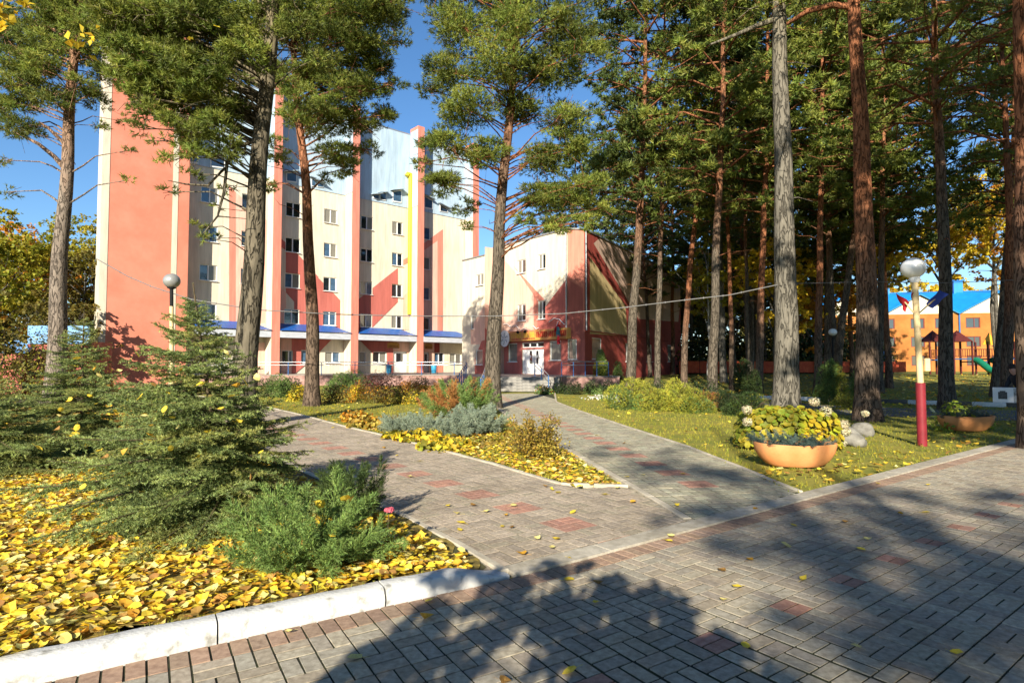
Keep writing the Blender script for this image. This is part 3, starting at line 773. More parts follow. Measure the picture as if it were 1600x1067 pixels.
fp = [(poly7(FR, (525, 270), (692, 455), (692, 720), (525, 720)), M_pink), (poly7(FR, (523, 245), (750, 492), (716, 502), (690, 465), (523, 282)), M_salmon), (poly7(FR, (690, 458), (716, 500), (712, 720), (690, 720)), M_salmon),
      (poly7(FR, (516, 240), (526, 250), (526, 720), (516, 720)), M_salmon), (poly7(FR, (890, 355), (890, 720), (705, 720), (712, 600), (752, 535)), M_red), ([(-3, 0), (12, 0), (12, 4.05), (-3, 4.05)], M_red)]
s_f0 = FR.sz(771, 480)[0]
FR.build('wall', M_cream, s_f0, FR.L, -.3, RZ, hf + [dr, trn], fp, ent)
for i, h in enumerate(hf): window(FR, h, ent, 0 if i < 4 else 2, pm=[M_curt, M_glass] if i < 4 else [M_curt])
d_ = door(FR, dr, ent, 2, mt=M_white, glass=False); tag(d_, 'white double entrance door with two narrow glazed slots')
W_, H_ = dr[1] - dr[0], dr[3] - dr[2]
for x in (-.12, .18):
    MB().box((0, 0, 0), (.26, .03, H_ * .52)).build('pane', M_glass, d_, (x * W_, -.032, H_ * .17))
    MB().box((0, 0, 0), (.13, .012, .2)).build('notice', M_white, d_, (x * W_ - .03, -.052, H_ * .2))
MB().box((0, 0, 0), (.02, .012, H_)).build('seam', M_gutter, d_, (.03 * W_, -.036, 0))
window(FR, trn, ent, 3, sill=False, pm=[M_glass])
hc = [R_(CH, 887.5, 901.5, 529.8, 562)]; CH.build('wall', M_salmon, 0, CH.L, -.3, RZ, hc, [([(-3, 0), (12, 0), (12, 4.05), (-3, 4.05)], M_red), (poly7(CH, (880, 380), (965, 430), (965, 720), (880, 720)), M_red)], ent)
window(CH, hc[0], ent, 2, pm=[M_curt])
def poly8(*pts): return [SW.sz(840 + x / 3.678, 350 + y / 3.678) for x, y in pts]
hs = [R_(SW, 925, 940.4, 528, 561.5), R_(SW, 977.3, 981.5, 536.3, 565), R_(SW, 1010.5, 1018.6, 538.3, 565), R_(SW, 1043.4, 1050.7, 539.3, 565.3)]
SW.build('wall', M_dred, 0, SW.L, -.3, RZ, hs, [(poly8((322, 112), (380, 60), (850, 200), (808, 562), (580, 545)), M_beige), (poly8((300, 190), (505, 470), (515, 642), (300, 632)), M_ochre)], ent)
for i, h in enumerate(hs): window(SW, h, ent, 2, pm=[M_curt] if i else [M_curt])
# body, plinth, roof edge, downpipes, string course
e0 = Vector((4.12, 43.58))
inn = [Vector(FR.pt(s_f0, 0, -.16)[:2]), Vector(FR.pt(FR.L + .02, 0, -.2)[:2]), Vector(SW.pt(.05, 0, -.2)[:2]), Vector(SW.pt(SW.L, 0, -.16)[:2]), Vector(SW.pt(SW.L, 0, -14)[:2]), Vector(FR.pt(s_f0, 0, -12)[:2])]
MB().prism([tuple(p - e0) for p in inn], -.3, RZ - .1).build('core', M_beige, ent)
for w, a_, b_ in ((FR, s_f0, FR.L), (CH, 0, CH.L), (SW, 0, SW.L)):
    c = Vector(w.pt((a_ + b_) / 2, RZ + .06, -.1)) - ent.location
    MB().box((0, 0, 0), (b_ - a_ + .1, .36, .13), 0, 0, .01).build('roof_edge', M_gutter, ent, c, (0, 0, w.ang))
for w, s in ((FR, FR.L - .06), (SW, .08)):
    MB().tube([Vector(w.pt(s, RZ - .1, .1)), Vector(w.pt(s, 4.15, .1))], .06, 8).build('downpipe', M_gutter, ent, -Vector(ent.location))
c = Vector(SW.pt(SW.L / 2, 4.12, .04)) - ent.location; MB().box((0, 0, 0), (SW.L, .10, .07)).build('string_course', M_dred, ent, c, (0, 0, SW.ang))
# annex at the left of the front
yB = Vector(FR.pt(FR.sz(757.5, 480)[0], 0, 0)[:2]); AX = Wall((0, 0), (1, 0))
pB = (P(757.5, 500, 48.2)[0], 48.2); u_ = Vector((.625, -.781)).normalized(); pA_ = Vector(pB) - u_ * 3.3
AX = Wall(tuple(pA_), pB); zB = AX.sz(757, 400)[1]; zA = AX.sz(738, 406)[1]
ha = [R_(AX, 744.2, 755.4, 428.6, 446), R_(AX, 735.5, 740.2, 492, 514), R_(AX, 743, 754.3, 546.8, 570.2)]
AX.build('wall', M_cream, 0, AX.L, -.3, zA + .1, ha, [(poly7(AX, (340, 650), (416, 520), (420, 700), (400, 740), (340, 740)), M_pink), (poly7(AX, (362, 738), (400, 722), (418, 675), (425, 1000), (362, 1000)), M_red)], ent)
for h in ha: window(AX, h, ent, 0 if h is ha[0] else 2, pm=[M_curt])
RB = Wall(pB, tuple(Vector(pB) + Vector((.80, .60)) * 1.15)); RB.build('wall', M_pink, 0, RB.L, -.3, AX.sz(757, 386)[1], [], [([(0, 0), (2, 0), (2, 3.3), (0, 4.6)], M_red)], ent)
MB().prism([tuple(Vector(AX.pt(.1, 0, -.16)[:2]) - e0), tuple(Vector(AX.pt(AX.L - .02, 0, -.2)[:2]) - e0), tuple(Vector(RB.pt(RB.L - .05, 0, -.1)[:2]) - e0), tuple(Vector(AX.pt(AX.L, 0, -6)[:2]) - e0), tuple(Vector(AX.pt(.1, 0, -6)[:2]) - e0)], -.3, zA).build('core', M_beige, ent)
c = Vector(AX.pt(AX.L / 2, zA + .14, -.1)) - ent.location; MB().box((0, 0, 0), (AX.L, .34, .1)).build('roof_edge', M_gutter, ent, c, (0, 0, AX.ang))
# sign band with its letters, emblem, decoration
sg0, sg1 = FR.sz(793, 528, .35)[0], FR.sz(887, 520, .35)[0]; zs0, zs1 = FR.sz(840, 531.5, .35)[1], FR.sz(840, 515.0, .35)[1]
sgc = Vector(FR.pt((sg0 + sg1) / 2, (zs0 + zs1) / 2, .2)) - ent.location
M_sign = mat('sign_gradient', (.50, .17, .09), .5, .1, .35, col2=(.45, .27, .06), thr=(.42, .58)); M_letr = mat('letter_red', (.35, .015, .015), .5); M_lety = mat('letter_yellow', (.60, .36, .05), .5)
sign = MB().box((0, 0, 0), (sg1 - sg0, .36, zs1 - zs0), 0, 0, .02).build('sign_board', M_sign, ent, sgc, (0, 0, FR.ang))
tag(sign, 'orange and yellow sign board with worn red lettering')
M_sy = mat('sign_trim', (.55, .30, .05), .5, .2, 3)
LW = sg1 - sg0
def glyph(x, hgt, w, m, z=0.):
    """One narrow block letter of strokes, too small in the picture to read."""
    mb = MB(); t = w * .26
    mb.box((-w / 2 + t / 2, 0, 0), (t, .03, hgt)); k = rng.integers(5)
    if k != 1: mb.box((w / 2 - t / 2, 0, 0 if k != 2 else -hgt * .2), (t, .03, hgt if k != 2 else hgt * .5))
    if k in (0, 3): mb.box((0, .001, hgt / 2 - t / 2), (w - 2 * t, .03, t))
    if k in (1, 2, 4): mb.box((t * .3, .001, 0), (w - 2 * t, .03, t))
    if k in (3, 2): mb.box((0, .001, -hgt / 2 + t / 2), (w - 2 * t, .03, t))
    mb.build('letter', m, sign, (x, -.195, z))
x = -LW * .40
for n_, gap in ((5, .18), (6, .22)):
    for i in range(n_): glyph(x, .42, .20, M_lety, .05); glyph(x, .07, .16, M_letr, -.26); x += .25
    x += gap
x = LW * .03
for i in range(14): glyph(x, .42, .19, M_letr, .03); x += .235
for sx in (-.30, -.17):
    MB().lathe([(0, -.12), (.12, -.05), (.13, .05), (0, .14)], n=8).build('ornament', M_dark, sign, (LW * sx, -.22, .30))
ec = Vector(FR.pt(*FR.sz(788, 529, .5), .5)) - ent.location
em = MB().add([(.62 * math.cos(t), 0, .68 * math.sin(t)) for t in np.linspace(0, 2 * math.pi, 28, endpoint=False)] + [(.62 * math.cos(t), .06, .68 * math.sin(t)) for t in np.linspace(0, 2 * math.pi, 28, endpoint=False)],
              [tuple(range(28))] + [(i, i + 28, (i + 1) % 28 + 28, (i + 1) % 28) for i in range(28)]).build('emblem', M_white, ent, ec, (0, 0, FR.ang))
tag(em, 'round white emblem with grey star-like marks')
for k in range(6):
    t = k * math.pi / 3 + .3
    MB().tube([(.12 * math.cos(t), -.015, .12 * math.sin(t)), (.36 * math.cos(t + .25), -.015, .36 * math.sin(t + .25)), (.48 * math.cos(t), -.015, .48 * math.sin(t))], .035, 5).build('mark', M_gutter, em)
# white wavy ornament lines on the front above the sign
for pts in (((776, 514), (783, 507), (792, 506), (798, 511), (803, 508)), ((801, 512), (806, 508), (812, 515)), ((812, 519), (818, 513), (823, 515)), ((833, 509), (838, 514), (842, 512)), ((858, 503), (866, 497), (874, 499), (882, 507))):
    MB().tube([Vector(FR.pt(*FR.sz(x, y, .1), .1)) for x, y in pts], .03, 6).build('ornament_line', M_white, ent, -Vector(ent.location))
# flag on a bracket beside the door
fb = FR.sz(868, 503, .3); c = Vector(FR.pt(fb[0], fb[1], 0))
flag = empty('wall_flag', c, FR.ang, 'red and green flag on a slanted pole above the entrance windows', 'flag')
MB().tube([(0, 0, .1), (.75, -.9, -.35)], .022, 6).build('pole', M_white, flag)
def cloth(w, h, nx=8, nz=10, amp=.08, ph=0.): 
    vs = [(w * i / nx + amp * .4 * math.sin(j * .8 + ph), amp * math.sin(i * 1.5 + ph + j * .25), -h * j / nz) for j in range(nz + 1) for i in range(nx + 1)]
    fs = [(j * (nx + 1) + i, j * (nx + 1) + i + 1, (j + 1) * (nx + 1) + i + 1, (j + 1) * (nx + 1) + i) for j in range(nz) for i in range(nx)]
    return vs, fs
M_flr = mat('flag_red', (.45, .02, .03), .8, .1, 4, trans=.25); M_flb = mat('flag_blue', (.03, .06, .30), .8, .1, 4, trans=.25); M_flg = mat('flag_teal', (.08, .22, .26), .8, .1, 4, trans=.25)
v, f = cloth(.42, 1.15); MB().add([(x, y, z * .55) for x, y, z in v], f, 0, True).build('cloth', M_flr, flag, (.35, -.5, -.12), (0, .5, .3))
MB().add([(x * .8, y, z * .62) for x, y, z in v], f, 0, True).build('cloth', M_flg, flag, (.55, -.75, -.42)); MB().add([(x * .6, y, z * .6) for x, y, z in v], f, 0, True).build('cloth', M_flr, flag, (.68, -.78, -1.0))

# ---------------- terrace, steps, ramp, railings
ter = [(-34, 44.0), (-4.9, 44.0), (-3.6, 42.6), (-2.95, 40.4), (-2.85, 38.2), (-1.2, 37.4), (2.7, 36.9), (3.1, 38.0), (7.0, 38.6), (7.0, 44.2), (5.4, 45.5), (0, 52), (-6, 60), (-34, 60)]
tr_o = empty('terrace', (0, 44, 0), 0, 'raised paved terrace with pinkish stone front along the housing block', 'terrace')
MB().prism([(x, y - 44) for x, y in ter], -.3, z_t - .05).build('retaining_wall', M_stone, tr_o)
MB().prism([(x * 1.003, y - 44.04) for x, y in ter], z_t - .05, z_t).build('coping', M_tile, tr_o)
stp = empty('entrance_steps', (.7, 37, 0), 0, 'wide grey stone steps up to the entrance terrace', 'steps')
for k in range(5):
    y0 = 36.98 - .36 * (5 - k); MB().box((0, 0, 0), (3.8, .40, .165), 0, 0, .012).build('step', M_step, stp, (.0 , y0 - 37 + .2, .085 + k * .165 - .0), (0, 0, -.13))
MB().box((0, 0, 0), (.28, 2.3, 1.0), 0, 0, .02).build('cheek_wall', M_step, stp, (-2.05, -.65, .36), (0, 0, -.13))
MB().box((0, 0, 0), (.28, 2.0, .95), 0, 0, .02).build('cheek_wall', M_step, stp, (2.07, -1.15, .36), (0, 0, -.13))
rp = empty('wheelchair_ramp', (-2, 30, 0), 0, 'sloping grey ramp between blue and steel handrails', 'ramp')
ra, rb = [(-2.75, 29.5), (-1.55, 29.3)], [(-2.9, 40.6), (-1.6, 38.0)]
MB().add([(ra[0][0] + 2, -.5, .01), (ra[1][0] + 2, -.7, .01), (rb[1][0] + 2, 8.0, z_t + .004), (rb[0][0] + 2, 10.6, z_t + .004), (ra[0][0] + 2, -.5, -.3), (ra[1][0] + 2, -.7, -.3), (rb[1][0] + 2, 8.0, -.3), (rb[0][0] + 2, 10.6, -.3)],
         [(0, 1, 2, 3), (7, 6, 5, 4), (0, 4, 5, 1), (1, 5, 6, 2), (2, 6, 7, 3), (3, 7, 4, 0)]).build('ramp_slab', M_conc, rp)
def railing(name, pts, label, h=.95, post=1.4, pm=None, h2=.72, group=None, end=True):
    """pts (x, y, z) along the foot; steel rails on blue posts."""
    o = empty(name, pts[0], 0, label, 'railing', group); q = [Vector(p) - Vector(pts[0]) for p in pts]
    for hh in (h, h2): MB().tube([p + Vector((0, 0, hh)) for p in q], .024, 8).build('rail', M_steel, o)
    L_ = 0; cum = [0]
    for a, b in zip(q[:-1], q[1:]): L_ += (b - a).length; cum.append(L_)
    n = max(1, round(L_ / post))
    for i in range(n + 1):
        t = L_ * i / n; k = max(j for j in range(len(cum)) if cum[j] <= t + 1e-6); k = min(k, len(q) - 2)
        p = q[k].lerp(q[k + 1], (t - cum[k]) / (cum[k + 1] - cum[k]))
        MB().tube([p + Vector((0, 0, .0)), p + Vector((0, 0, h - .03))], .03, 8).build('post', pm or M_bluep, o)
    return o
cur = [(-4.9 + .95 * math.sin(t) , 43.2 + .72 * math.cos(t), z_t) for t in np.linspace(0, 1.5, 6)]
railing('terrace_railing', [(-24, 43.92, z_t), (-12, 43.92, z_t), (-4.9, 43.92, z_t)] + cur[1:] + [(-3.25, 41.5, z_t)], 'long steel and blue railing edging the housing terrace, curving at its end', post=2.45)
railing('ramp_railing', [(-2.85, 31.0, .08), (-2.95, 36, .5), (-3.1, 40.6, z_t)], 'slanting blue post handrail left of the wheelchair ramp', post=1.5)
railing('ramp_railing', [(-1.5, 28.6, 0), (-1.52, 31.5, .2), (-1.6, 36.6, .7)], 'slanting handrail on the ramp half hidden by the pine', post=3)
railing('steps_railing', [(1.45, 37.6, z_t), (2.15, 34.9, .05)], 'short slanting handrail beside the entrance steps', post=1.2)
railing('terrace_railing', [(3.2, 38.2, z_t), (6.3, 38.7, z_t)], 'straight blue and steel railing right of the entrance steps', post=.85)
# bins and bench on the terrace
for px, lab in ((607.5, 'blue litter bin by the housing door, left of the fin'), (678, 'blue litter bin by the housing door, right of the fin')):
    x, y, z = P(px, 580, 45.5); b = empty('litter_bin', (x, y, z_t), 0, lab, 'bin', 'litter bins on the terrace')
    MB().lathe([(.14, .1), (.2, .14), (.22, .75), (.2, .78), (.17, .7)], n=14).build('bucket', mat('bin_blue', (.04, .25, .42), .5), b)
    MB().tube([(-.26, 0, 0), (-.26, 0, .9), (.26, 0, .9), (.26, 0, 0)], .018, 6).build('stand', M_dark, b)
x, y, z = P(353, 580, 42.5)
bn = empty('bench', (x, y, ground_z(x, y)), .05, 'turquoise green slatted bench on the terrace behind the spruce', 'bench'); M_gr = mat('bench_green', (.0, .33, .22), .5, .1, 5); M_cy = mat('bench_cyan', (.05, .42, .45), .5, .1, 5)
bn.location.z = z_t; bn.location.y = 45.2
for k in range(4): MB().box((0, 0, 0), (1.7, .03, .11), 0, 0, .008).build('slat', M_gr if k % 2 else M_cy, bn, (0, .22 + k * .02, .5 + k * .13), (-.15, 0, 0))
for k in range(3): MB().box((0, 0, 0), (1.7, .12, .03), 0, 0, .008).build('slat', M_cy if k % 2 else M_gr, bn, (0, -.16 + k * .14, .44))
for sx in (-.7, .7): MB().box((0, -.0, .21), (.06, .4, .42)).box((0, .24, .62), (.06, .05, .8)).build('leg', M_bluep, bn, (sx, 0, 0))

# ================================================================== TREES
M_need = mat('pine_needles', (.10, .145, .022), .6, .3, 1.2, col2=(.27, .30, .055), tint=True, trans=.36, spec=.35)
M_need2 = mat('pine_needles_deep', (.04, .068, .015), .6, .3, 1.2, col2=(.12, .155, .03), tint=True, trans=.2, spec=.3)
M_bark = bark('pine_bark', (.075, .06, .045), (.17, .14, .105), (.27, .12, .06), 8.5, 13.5)
M_bark_o = bark('pine_bark_orange', (.095, .068, .05), (.19, .13, .09), (.29, .115, .055), 4.5, 8)
M_bark_g = bark('bark_grey', (.09, .08, .065), (.20, .18, .15), (.17, .15, .12), 30, 40, crack=2.2)
M_birch = bark('bark_birch', (.35, .34, .32), (.6, .59, .56), (.6, .59, .56), 30, 40, crack=.8, fine=.3)
T_mid = needles(8, .14, .025, 15, 88, .10)
T_far = needles(7, .30, .075, 15, 90, .20)
T_bg = needles(6, .42, .12, 15, 90, .25)

def tint_arr(n, k, lo=.7, hi=1.25, hue=.12, r=rng):
    t = r.uniform(lo, hi, (n, 1)); c = np.concatenate([t * r.uniform(1 - hue, 1 + hue * 1.5, (n, 1)), t, t * r.uniform(.8, 1.1, (n, 1))], 1)
    return np.repeat(c, k, 0)

def trunk_mesh(mb, pts, r0, r1, n=14, flare=1.35):
    k = len(pts); rs = []
    z0, z1 = pts[0][2], pts[-1][2]
    for p in pts:
        t = (p[2] - z0) / (z1 - z0); r = r0 + (r1 - r0) * t ** .9
        r *= 1 + (flare - 1) * math.exp(-(p[2] - z0) / .45); rs.append(r)
    mb.tube(pts, rs, n)
def densify(path, step=.7):
    out = []
    for a, b in zip(path[:-1], path[1:]):
        n = max(1, int((Vector(b) - Vector(a)).length / step))
        for i in range(n): out.append(tuple(Vector(a).lerp(Vector(b), i / n)))
    out.append(tuple(path[-1])); return out

def foliage(clumps, T, per_m2, r, sc=(.8, 1.25), lo=.65, hi=1.3):
    """Shoots filling flattened clumps; each clump (x, y, z, rx, rz)."""
    ps, ds, cf = [], [], []
    for (x, y, z, rr, rz) in clumps:
        n = max(6, int(per_m2 * rr * rr * 5.5)); u = unit(n, r); q = u * (r.random((n, 1)) ** .38)
        # push shoots into small pads so that gaps open between them
        m = max(4, int(n / 26)); c = unit(m, r) * (r.random((m, 1)) ** .4) * .9; kx = r.integers(m, size=n)
        q = c[kx] + (q * .42) * [1, 1, .6]
        cf.append(np.full(n, r.uniform(.62, 1.3))); ps.append(q * [rr, rr, rz] + [x, y, z]); d = q + u * .35; d[:, 2] = d[:, 2] * .6 + .45; ds.append(d)
    Pn = np.concatenate(ps); D = np.concatenate(ds) + r.normal(size=Pn.shape) * .2
    V, Tn = scatter(T[0], T[1], Pn, basis(D, r.random(len(D)) * 6.28), r.uniform(*sc, len(Pn)))
    return V, Tn, tint_arr(len(Pn), len(T[0]), lo, hi, r=r) * np.repeat(np.concatenate(cf), len(T[0]))[:, None]

def at_height(pts, z):
    for a, b in zip(pts[:-1], pts[1:]):
        if a[2] <= z <= b[2]: t = (z - a[2]) / (b[2] - a[2]); return Vector(a).lerp(Vector(b), t)
    return Vector(pts[-1])

def pine(name, label, path, r0, Ht, z_c, Rm, seed, T=T_mid, dens=22, nl=34, clumps=(), bk=None, nm=None, group=None, cat='tree', dead=6, extra_limbs=(), lift=.12, auto=True, low_r=.8):
    """path: world points up the trunk (extended to height Ht). Limbs with foliage from z_c to the top, plus named clumps."""
    r = np.random.default_rng(seed); base = Vector(path[0]); bz = base.z
    p = [Vector(q) - base for q in path]
    if p[-1].z < Ht:
        d = (p[-1] - p[0]); d = d / d.z; top = p[-1] + Vector((d.x * .6, d.y * .6, 1)) * (Ht - p[-1].z); p.append(top)
    pts = densify(p, .6)
    pts = [(x + .03 * math.sin(z * 1.1 + seed), y + .03 * math.cos(z * .9 + seed), z) for x, y, z in pts]
    pts[0] = (pts[0][0], pts[0][1], pts[0][2] - .15)
    root = empty(name, base, 0, label, cat, group); mb = MB(); trunk_mesh(mb, pts, r0, r0 * .22)
    lm = MB(); cl = []
    if auto:
        for i in range(nl):
            t = (i + r.random()) / nl; z = z_c + (Ht - z_c) * t ** .95; a = i * 2.4 + r.normal() * .4
            L_ = Rm * (.45 + .75 * math.sin(math.pi * min(1, .12 + t * .9)) ** .8) * r.uniform(.7, 1.15)
            if t > .85: L_ *= .55
            o = at_height(pts, z - .4 * L_ * (.3)); e = Vector((o.x + math.cos(a) * L_, o.y + math.sin(a) * L_, z + lift * L_ - .10 * L_ * (1 - t)))
            m1 = o.lerp(e, .5) + Vector((0, 0, .12 * L_)) + Vector(r.normal(size=3)) * .12
            rr = max(.02, .035 * L_ * .55); lm.tube([o, m1, e], [rr, rr * .7, rr * .25], 5, cap=False)
            cr = r.uniform(.55, .95) * (.35 + .25 * Rm / 3); cl.append((*e, cr, cr * .5))
            if L_ > 1.6: q = o.lerp(e, .62) + Vector((r.normal() * .4, r.normal() * .4, .25)); cl.append((*q, cr * .8, cr * .42))
            for s_ in (-1, 1):
                b = a + s_ * r.uniform(.35, .7); q = o + Vector((math.cos(b) * L_ * .8, math.sin(b) * L_ * .8, (e.z - o.z) * .8 + r.normal() * .15))
                lm.tube([m1, q], [rr * .5, rr * .18], 4, cap=False); cl.append((*q, cr * .75, cr * .4))
    for c in clumps:                   # (x, y, z, radius) in the world
        c_ = Vector(c[:3]) - base; rr = c[3]; zo = min(c_.z * .93, Ht * .95); zo = c_.z - .28 * math.hypot(c_.x, c_.y) * (c[4] if len(c) > 4 else 1)
        o = at_height(pts, max(zo, 1.)); m1 = o.lerp(c_, .5) + Vector((r.normal() * .15, r.normal() * .15, .10 * (c_ - o).length)); L_ = (c_ - o).length
        rb = .009 * L_ + .010; lm.tube([o, o.lerp(m1, .5) + Vector(r.normal(size=3)) * .05, m1, c_], [rb, rb * .8, rb * .6, rb * .3], 5, cap=False)
        cl.append((*c_, rr, rr * .62))
        for k in range(3):
            u = Vector(r.normal(size=3)) * rr * .6; lm.tube([c_ + (m1 - c_) * .3, c_ + u * .5, c_ + u], [rb * .3, rb * .2, .006], 4, cap=False)
    for k in range(dead):              # bare snags below the crown
        z = r.uniform(z_c * .45, z_c); a = r.random() * 6.28; L_ = r.uniform(.4, 1.5); o = at_height(pts, z)
        e = o + Vector((math.cos(a) * L_, math.sin(a) * L_, r.uniform(-.2, .25)))
        lm.tube([o, o.lerp(e, .5) + Vector((0, 0, .1)), e, e + Vector((math.cos(a + .6) * L_ * .4, math.sin(a + .6) * L_ * .4, .1))], [.022, .016, .01, .004], 4, cap=False)
    for l_ in extra_limbs:             # ((x,y,z)..., r) in the world
        lm.tube([Vector(q) - base for q in l_[0]], l_[1], 8, cap=False)
    bm = bk or M_bark
    mb.build('trunk', bm, root)
    if lm.v: tag(lm.build('branches', M_bark_o if bk is None else bm, root), kind='stuff')
    if cl:
        V, Tn, tc = foliage(cl, T, dens, r); link('crown', np_mesh('crown', V, Tn, nm or M_need, tc), root)
    return root

def path_px(pts, Y, z0=None):
    """Trunk traced in the photograph, standing at distance Y."""
    out = [P(x, y, Y) for x, y in pts]; gz = ground_z(out[0][0], Y) if z0 is None else z0
    a, b = out[0], out[1]
    if a[2] > gz + .02: k = (a[2] - gz) / (b[2] - a[2]); out[0] = (a[0] - (b[0] - a[0]) * k, Y, gz)
    else: out[0] = (a[0], Y, gz)
    return out
def cpx(lst, Y, r, dy=1.6, n=2):
    out = []
    for c in lst:
        for k in range(n if c[2] > 25 else 1):
            yy = Y + r.uniform(-dy, dy); x, y, z = P(c[0], c[1], yy); out.append((x, y, z, c[2] * yy / 925 * .92))
    return out
R1 = np.random.default_rng(11)
# centre pine beside the ramp
cc = [(715, 40, 55), (800, 20, 60), (880, 40, 55), (700, 110, 46), (780, 95, 58), (860, 110, 58), (915, 80, 36), (728, 170, 50), (805, 170, 46), (880, 185, 46), (700, 225, 42), (762, 240, 40), (850, 250, 44), (902, 230, 36),
      (690, 285, 34), (728, 325, 24), (845, 305, 36), (892, 305, 42), (868, 352, 26), (925, 285, 26), (915, 345, 24), (690, -20, 50), (770, -45, 80), (870, -50, 80), (660, 255, 18), (820, 340, 18), (940, 325, 20), (670, 140, 22), (730, 355, 14)]
tC = pine('pine_tree', 'tall pine with bright bushy crown standing between the two paving paths near the ramp', path_px([(768, 637), (773, 520), (780, 360), (793, 210), (808, 60), (812, 0)], 22.0), .32, 17.5, 13, 2.6, 21,
          T=T_mid, dens=52, nl=20, clumps=cpx(cc, 22, R1, 1.5) + cpx(cc, 22, R1, 2.2), dead=3)
# thick near-left pine
c2_ = [(335, 55, 58), (275, 105, 52), (330, 150, 52), (385, 85, 42), (255, 45, 52), (300, 205, 40), (352, 228, 32), (232, 175, 30), (222, 112, 36), (400, 30, 44), (200, 60, 34), (185, 20, 40), (225, 15, 44), (265, 80, 44), (210, 100, 36), (300, 100, 50), (245, 140, 36), (275, 180, 34), (180, 70, 26), (190, 110, 30), (240, 90, 36), (215, 200, 24), (180, 30, 34), (330, 190, 36), (300, 235, 26), (190, 55, 40), (160, 20, 34), (255, 120, 40), (310, 20, 56), (365, 60, 46), (240, 50, 46), (290, 160, 34), (215, 150, 26), (340, 110, 46), (360, 170, 34), (290, 20, 50), (262, 245, 24), (262, 300, 16), (312, 355, 16), (334, 372, 13), (295, 272, 22), (318, 372, 12),
       (470, 40, 40), (500, 90, 30), (240, -20, 60), (330, -30, 70), (430, -30, 70), (205, 150, 20), (352, 290, 16), (245, 215, 18), (340, 325, 9), (420, 300, 9)]
limb = [P(412, 216, 15.5), P(375, 228, 15.2), P(355, 255, 15.0), P(350, 300, 14.9), P(340, 338, 14.8), P(318, 365, 14.6)]
tL = pine('pine_tree', 'thick furrowed grey pine trunk beside the left path behind the near spruce', path_px([(383, 665), (385, 560), (392, 450), (400, 330), (411, 200), (419, 100), (426, 0)], 15.5), .34, 17, 12.5, 2.6, 22,
          T=T_mid, dens=50, nl=18, clumps=cpx(c2_, 15.0, R1, 1.2) + cpx([c for c in c2_ if c[2] > 25], 15.5, R1, 1.6), dead=0, bk=bark('pine_bark_near', (.085, .07, .048), (.20, .17, .12), (.22, .18, .10), 9, 14, crack=2.0, fine=1.3),
          extra_limbs=[(limb, [.06, .05, .04, .035, .025, .012]), ([P(352, 262, 15), P(325, 290, 14.9), P(290, 288, 14.8), P(262, 282, 14.6)], [.035, .03, .022, .01]), ([P(340, 338, 14.8), P(385, 342, 14.9)], [.02, .008])])
# leaning orange pine behind it
c3_ = [(520, 55, 50), (580, 85, 38), (540, 135, 46), (600, 180, 26), (560, 190, 40), (500, 190, 44), (525, 240, 34), (470, 55, 46), (585, 235, 22), (540, 262, 26), (440, 20, 46), (600, 30, 38), (490, 115, 40), (560, 60, 44), (515, 20, 48), (470, 150, 36), (545, 110, 36), (600, 110, 28), (510, 170, 34), (628, 65, 22), (455, 180, 30), (440, 120, 40), (505, 280, 14), (575, 140, 34), (560, 10, 60), (480, -40, 70), (620, 130, 20), (436, 250, 24), (418, 290, 18), (425, 225, 22), (615, 5, 32)]
tM = pine('pine_tree', 'leaning pine with orange upper trunk between lawn shrubs and housing block', path_px([(489, 632), (487, 500), (484, 400), (478, 300), (467, 180), (458, 80), (455, 20)], 23.4), .29, 18.5, 13.5, 2.8, 23,
          T=T_mid, dens=50, nl=20, clumps=cpx(c3_, 23.4, R1, 1.6) + cpx(c3_, 23.4, R1, 2.0), dead=3, bk=bark('pine_bark_m', (.085, .06, .042), (.17, .12, .085), (.32, .14, .075), 4.6, 8.5))
# far-left pine
c4_ = [(60, 55, 50), (20, 130, 42), (150, 90, 34), (80, 150, 36), (28, 200, 34), (150, 160, 26), (110, 20, 50), (0, 40, 50), (185, 60, 30), (200, 235, 14), (198, 282, 13), (150, 195, 20), (60, 215, 16), (0, 250, 24), (48, 100, 40), (120, 130, 30), (10, 300, 18), (190, 130, 22), (60, -20, 60), (150, -20, 60), (195, 190, 16), (100, 70, 44), (20, 80, 44), (140, 40, 40), (60, 110, 36), (175, 20, 40), (5, 160, 30), (90, 20, 46), (40, 165, 28), (160, 120, 28)]
tF = pine('pine_tree', 'slim pale pine at the far left with crooked bare limbs', path_px([(85, 600), (90, 500), (95, 400), (101, 300), (108, 200), (115, 110), (118, 40)], 21.0), .33, 18, 13, 2.6, 24,
          T=T_mid, dens=44, nl=16, clumps=cpx(c4_, 21, R1, 1.6) + cpx([c for c in c4_ if c[2] > 28], 21, R1, 1.6), dead=5, bk=bark('pine_bark_f', (.13, .10, .08), (.29, .24, .19), (.36, .20, .12), 9, 13),
          extra_limbs=[([P(100, 262, 21), P(85, 245, 21), P(60, 225, 20.8), P(20, 205, 20.6)], [.10, .08, .06, .02]), ([P(108, 243, 21), P(98, 222, 21), P(75, 200, 20.8), P(60, 190, 20.6)], [.08, .07, .05, .02])])
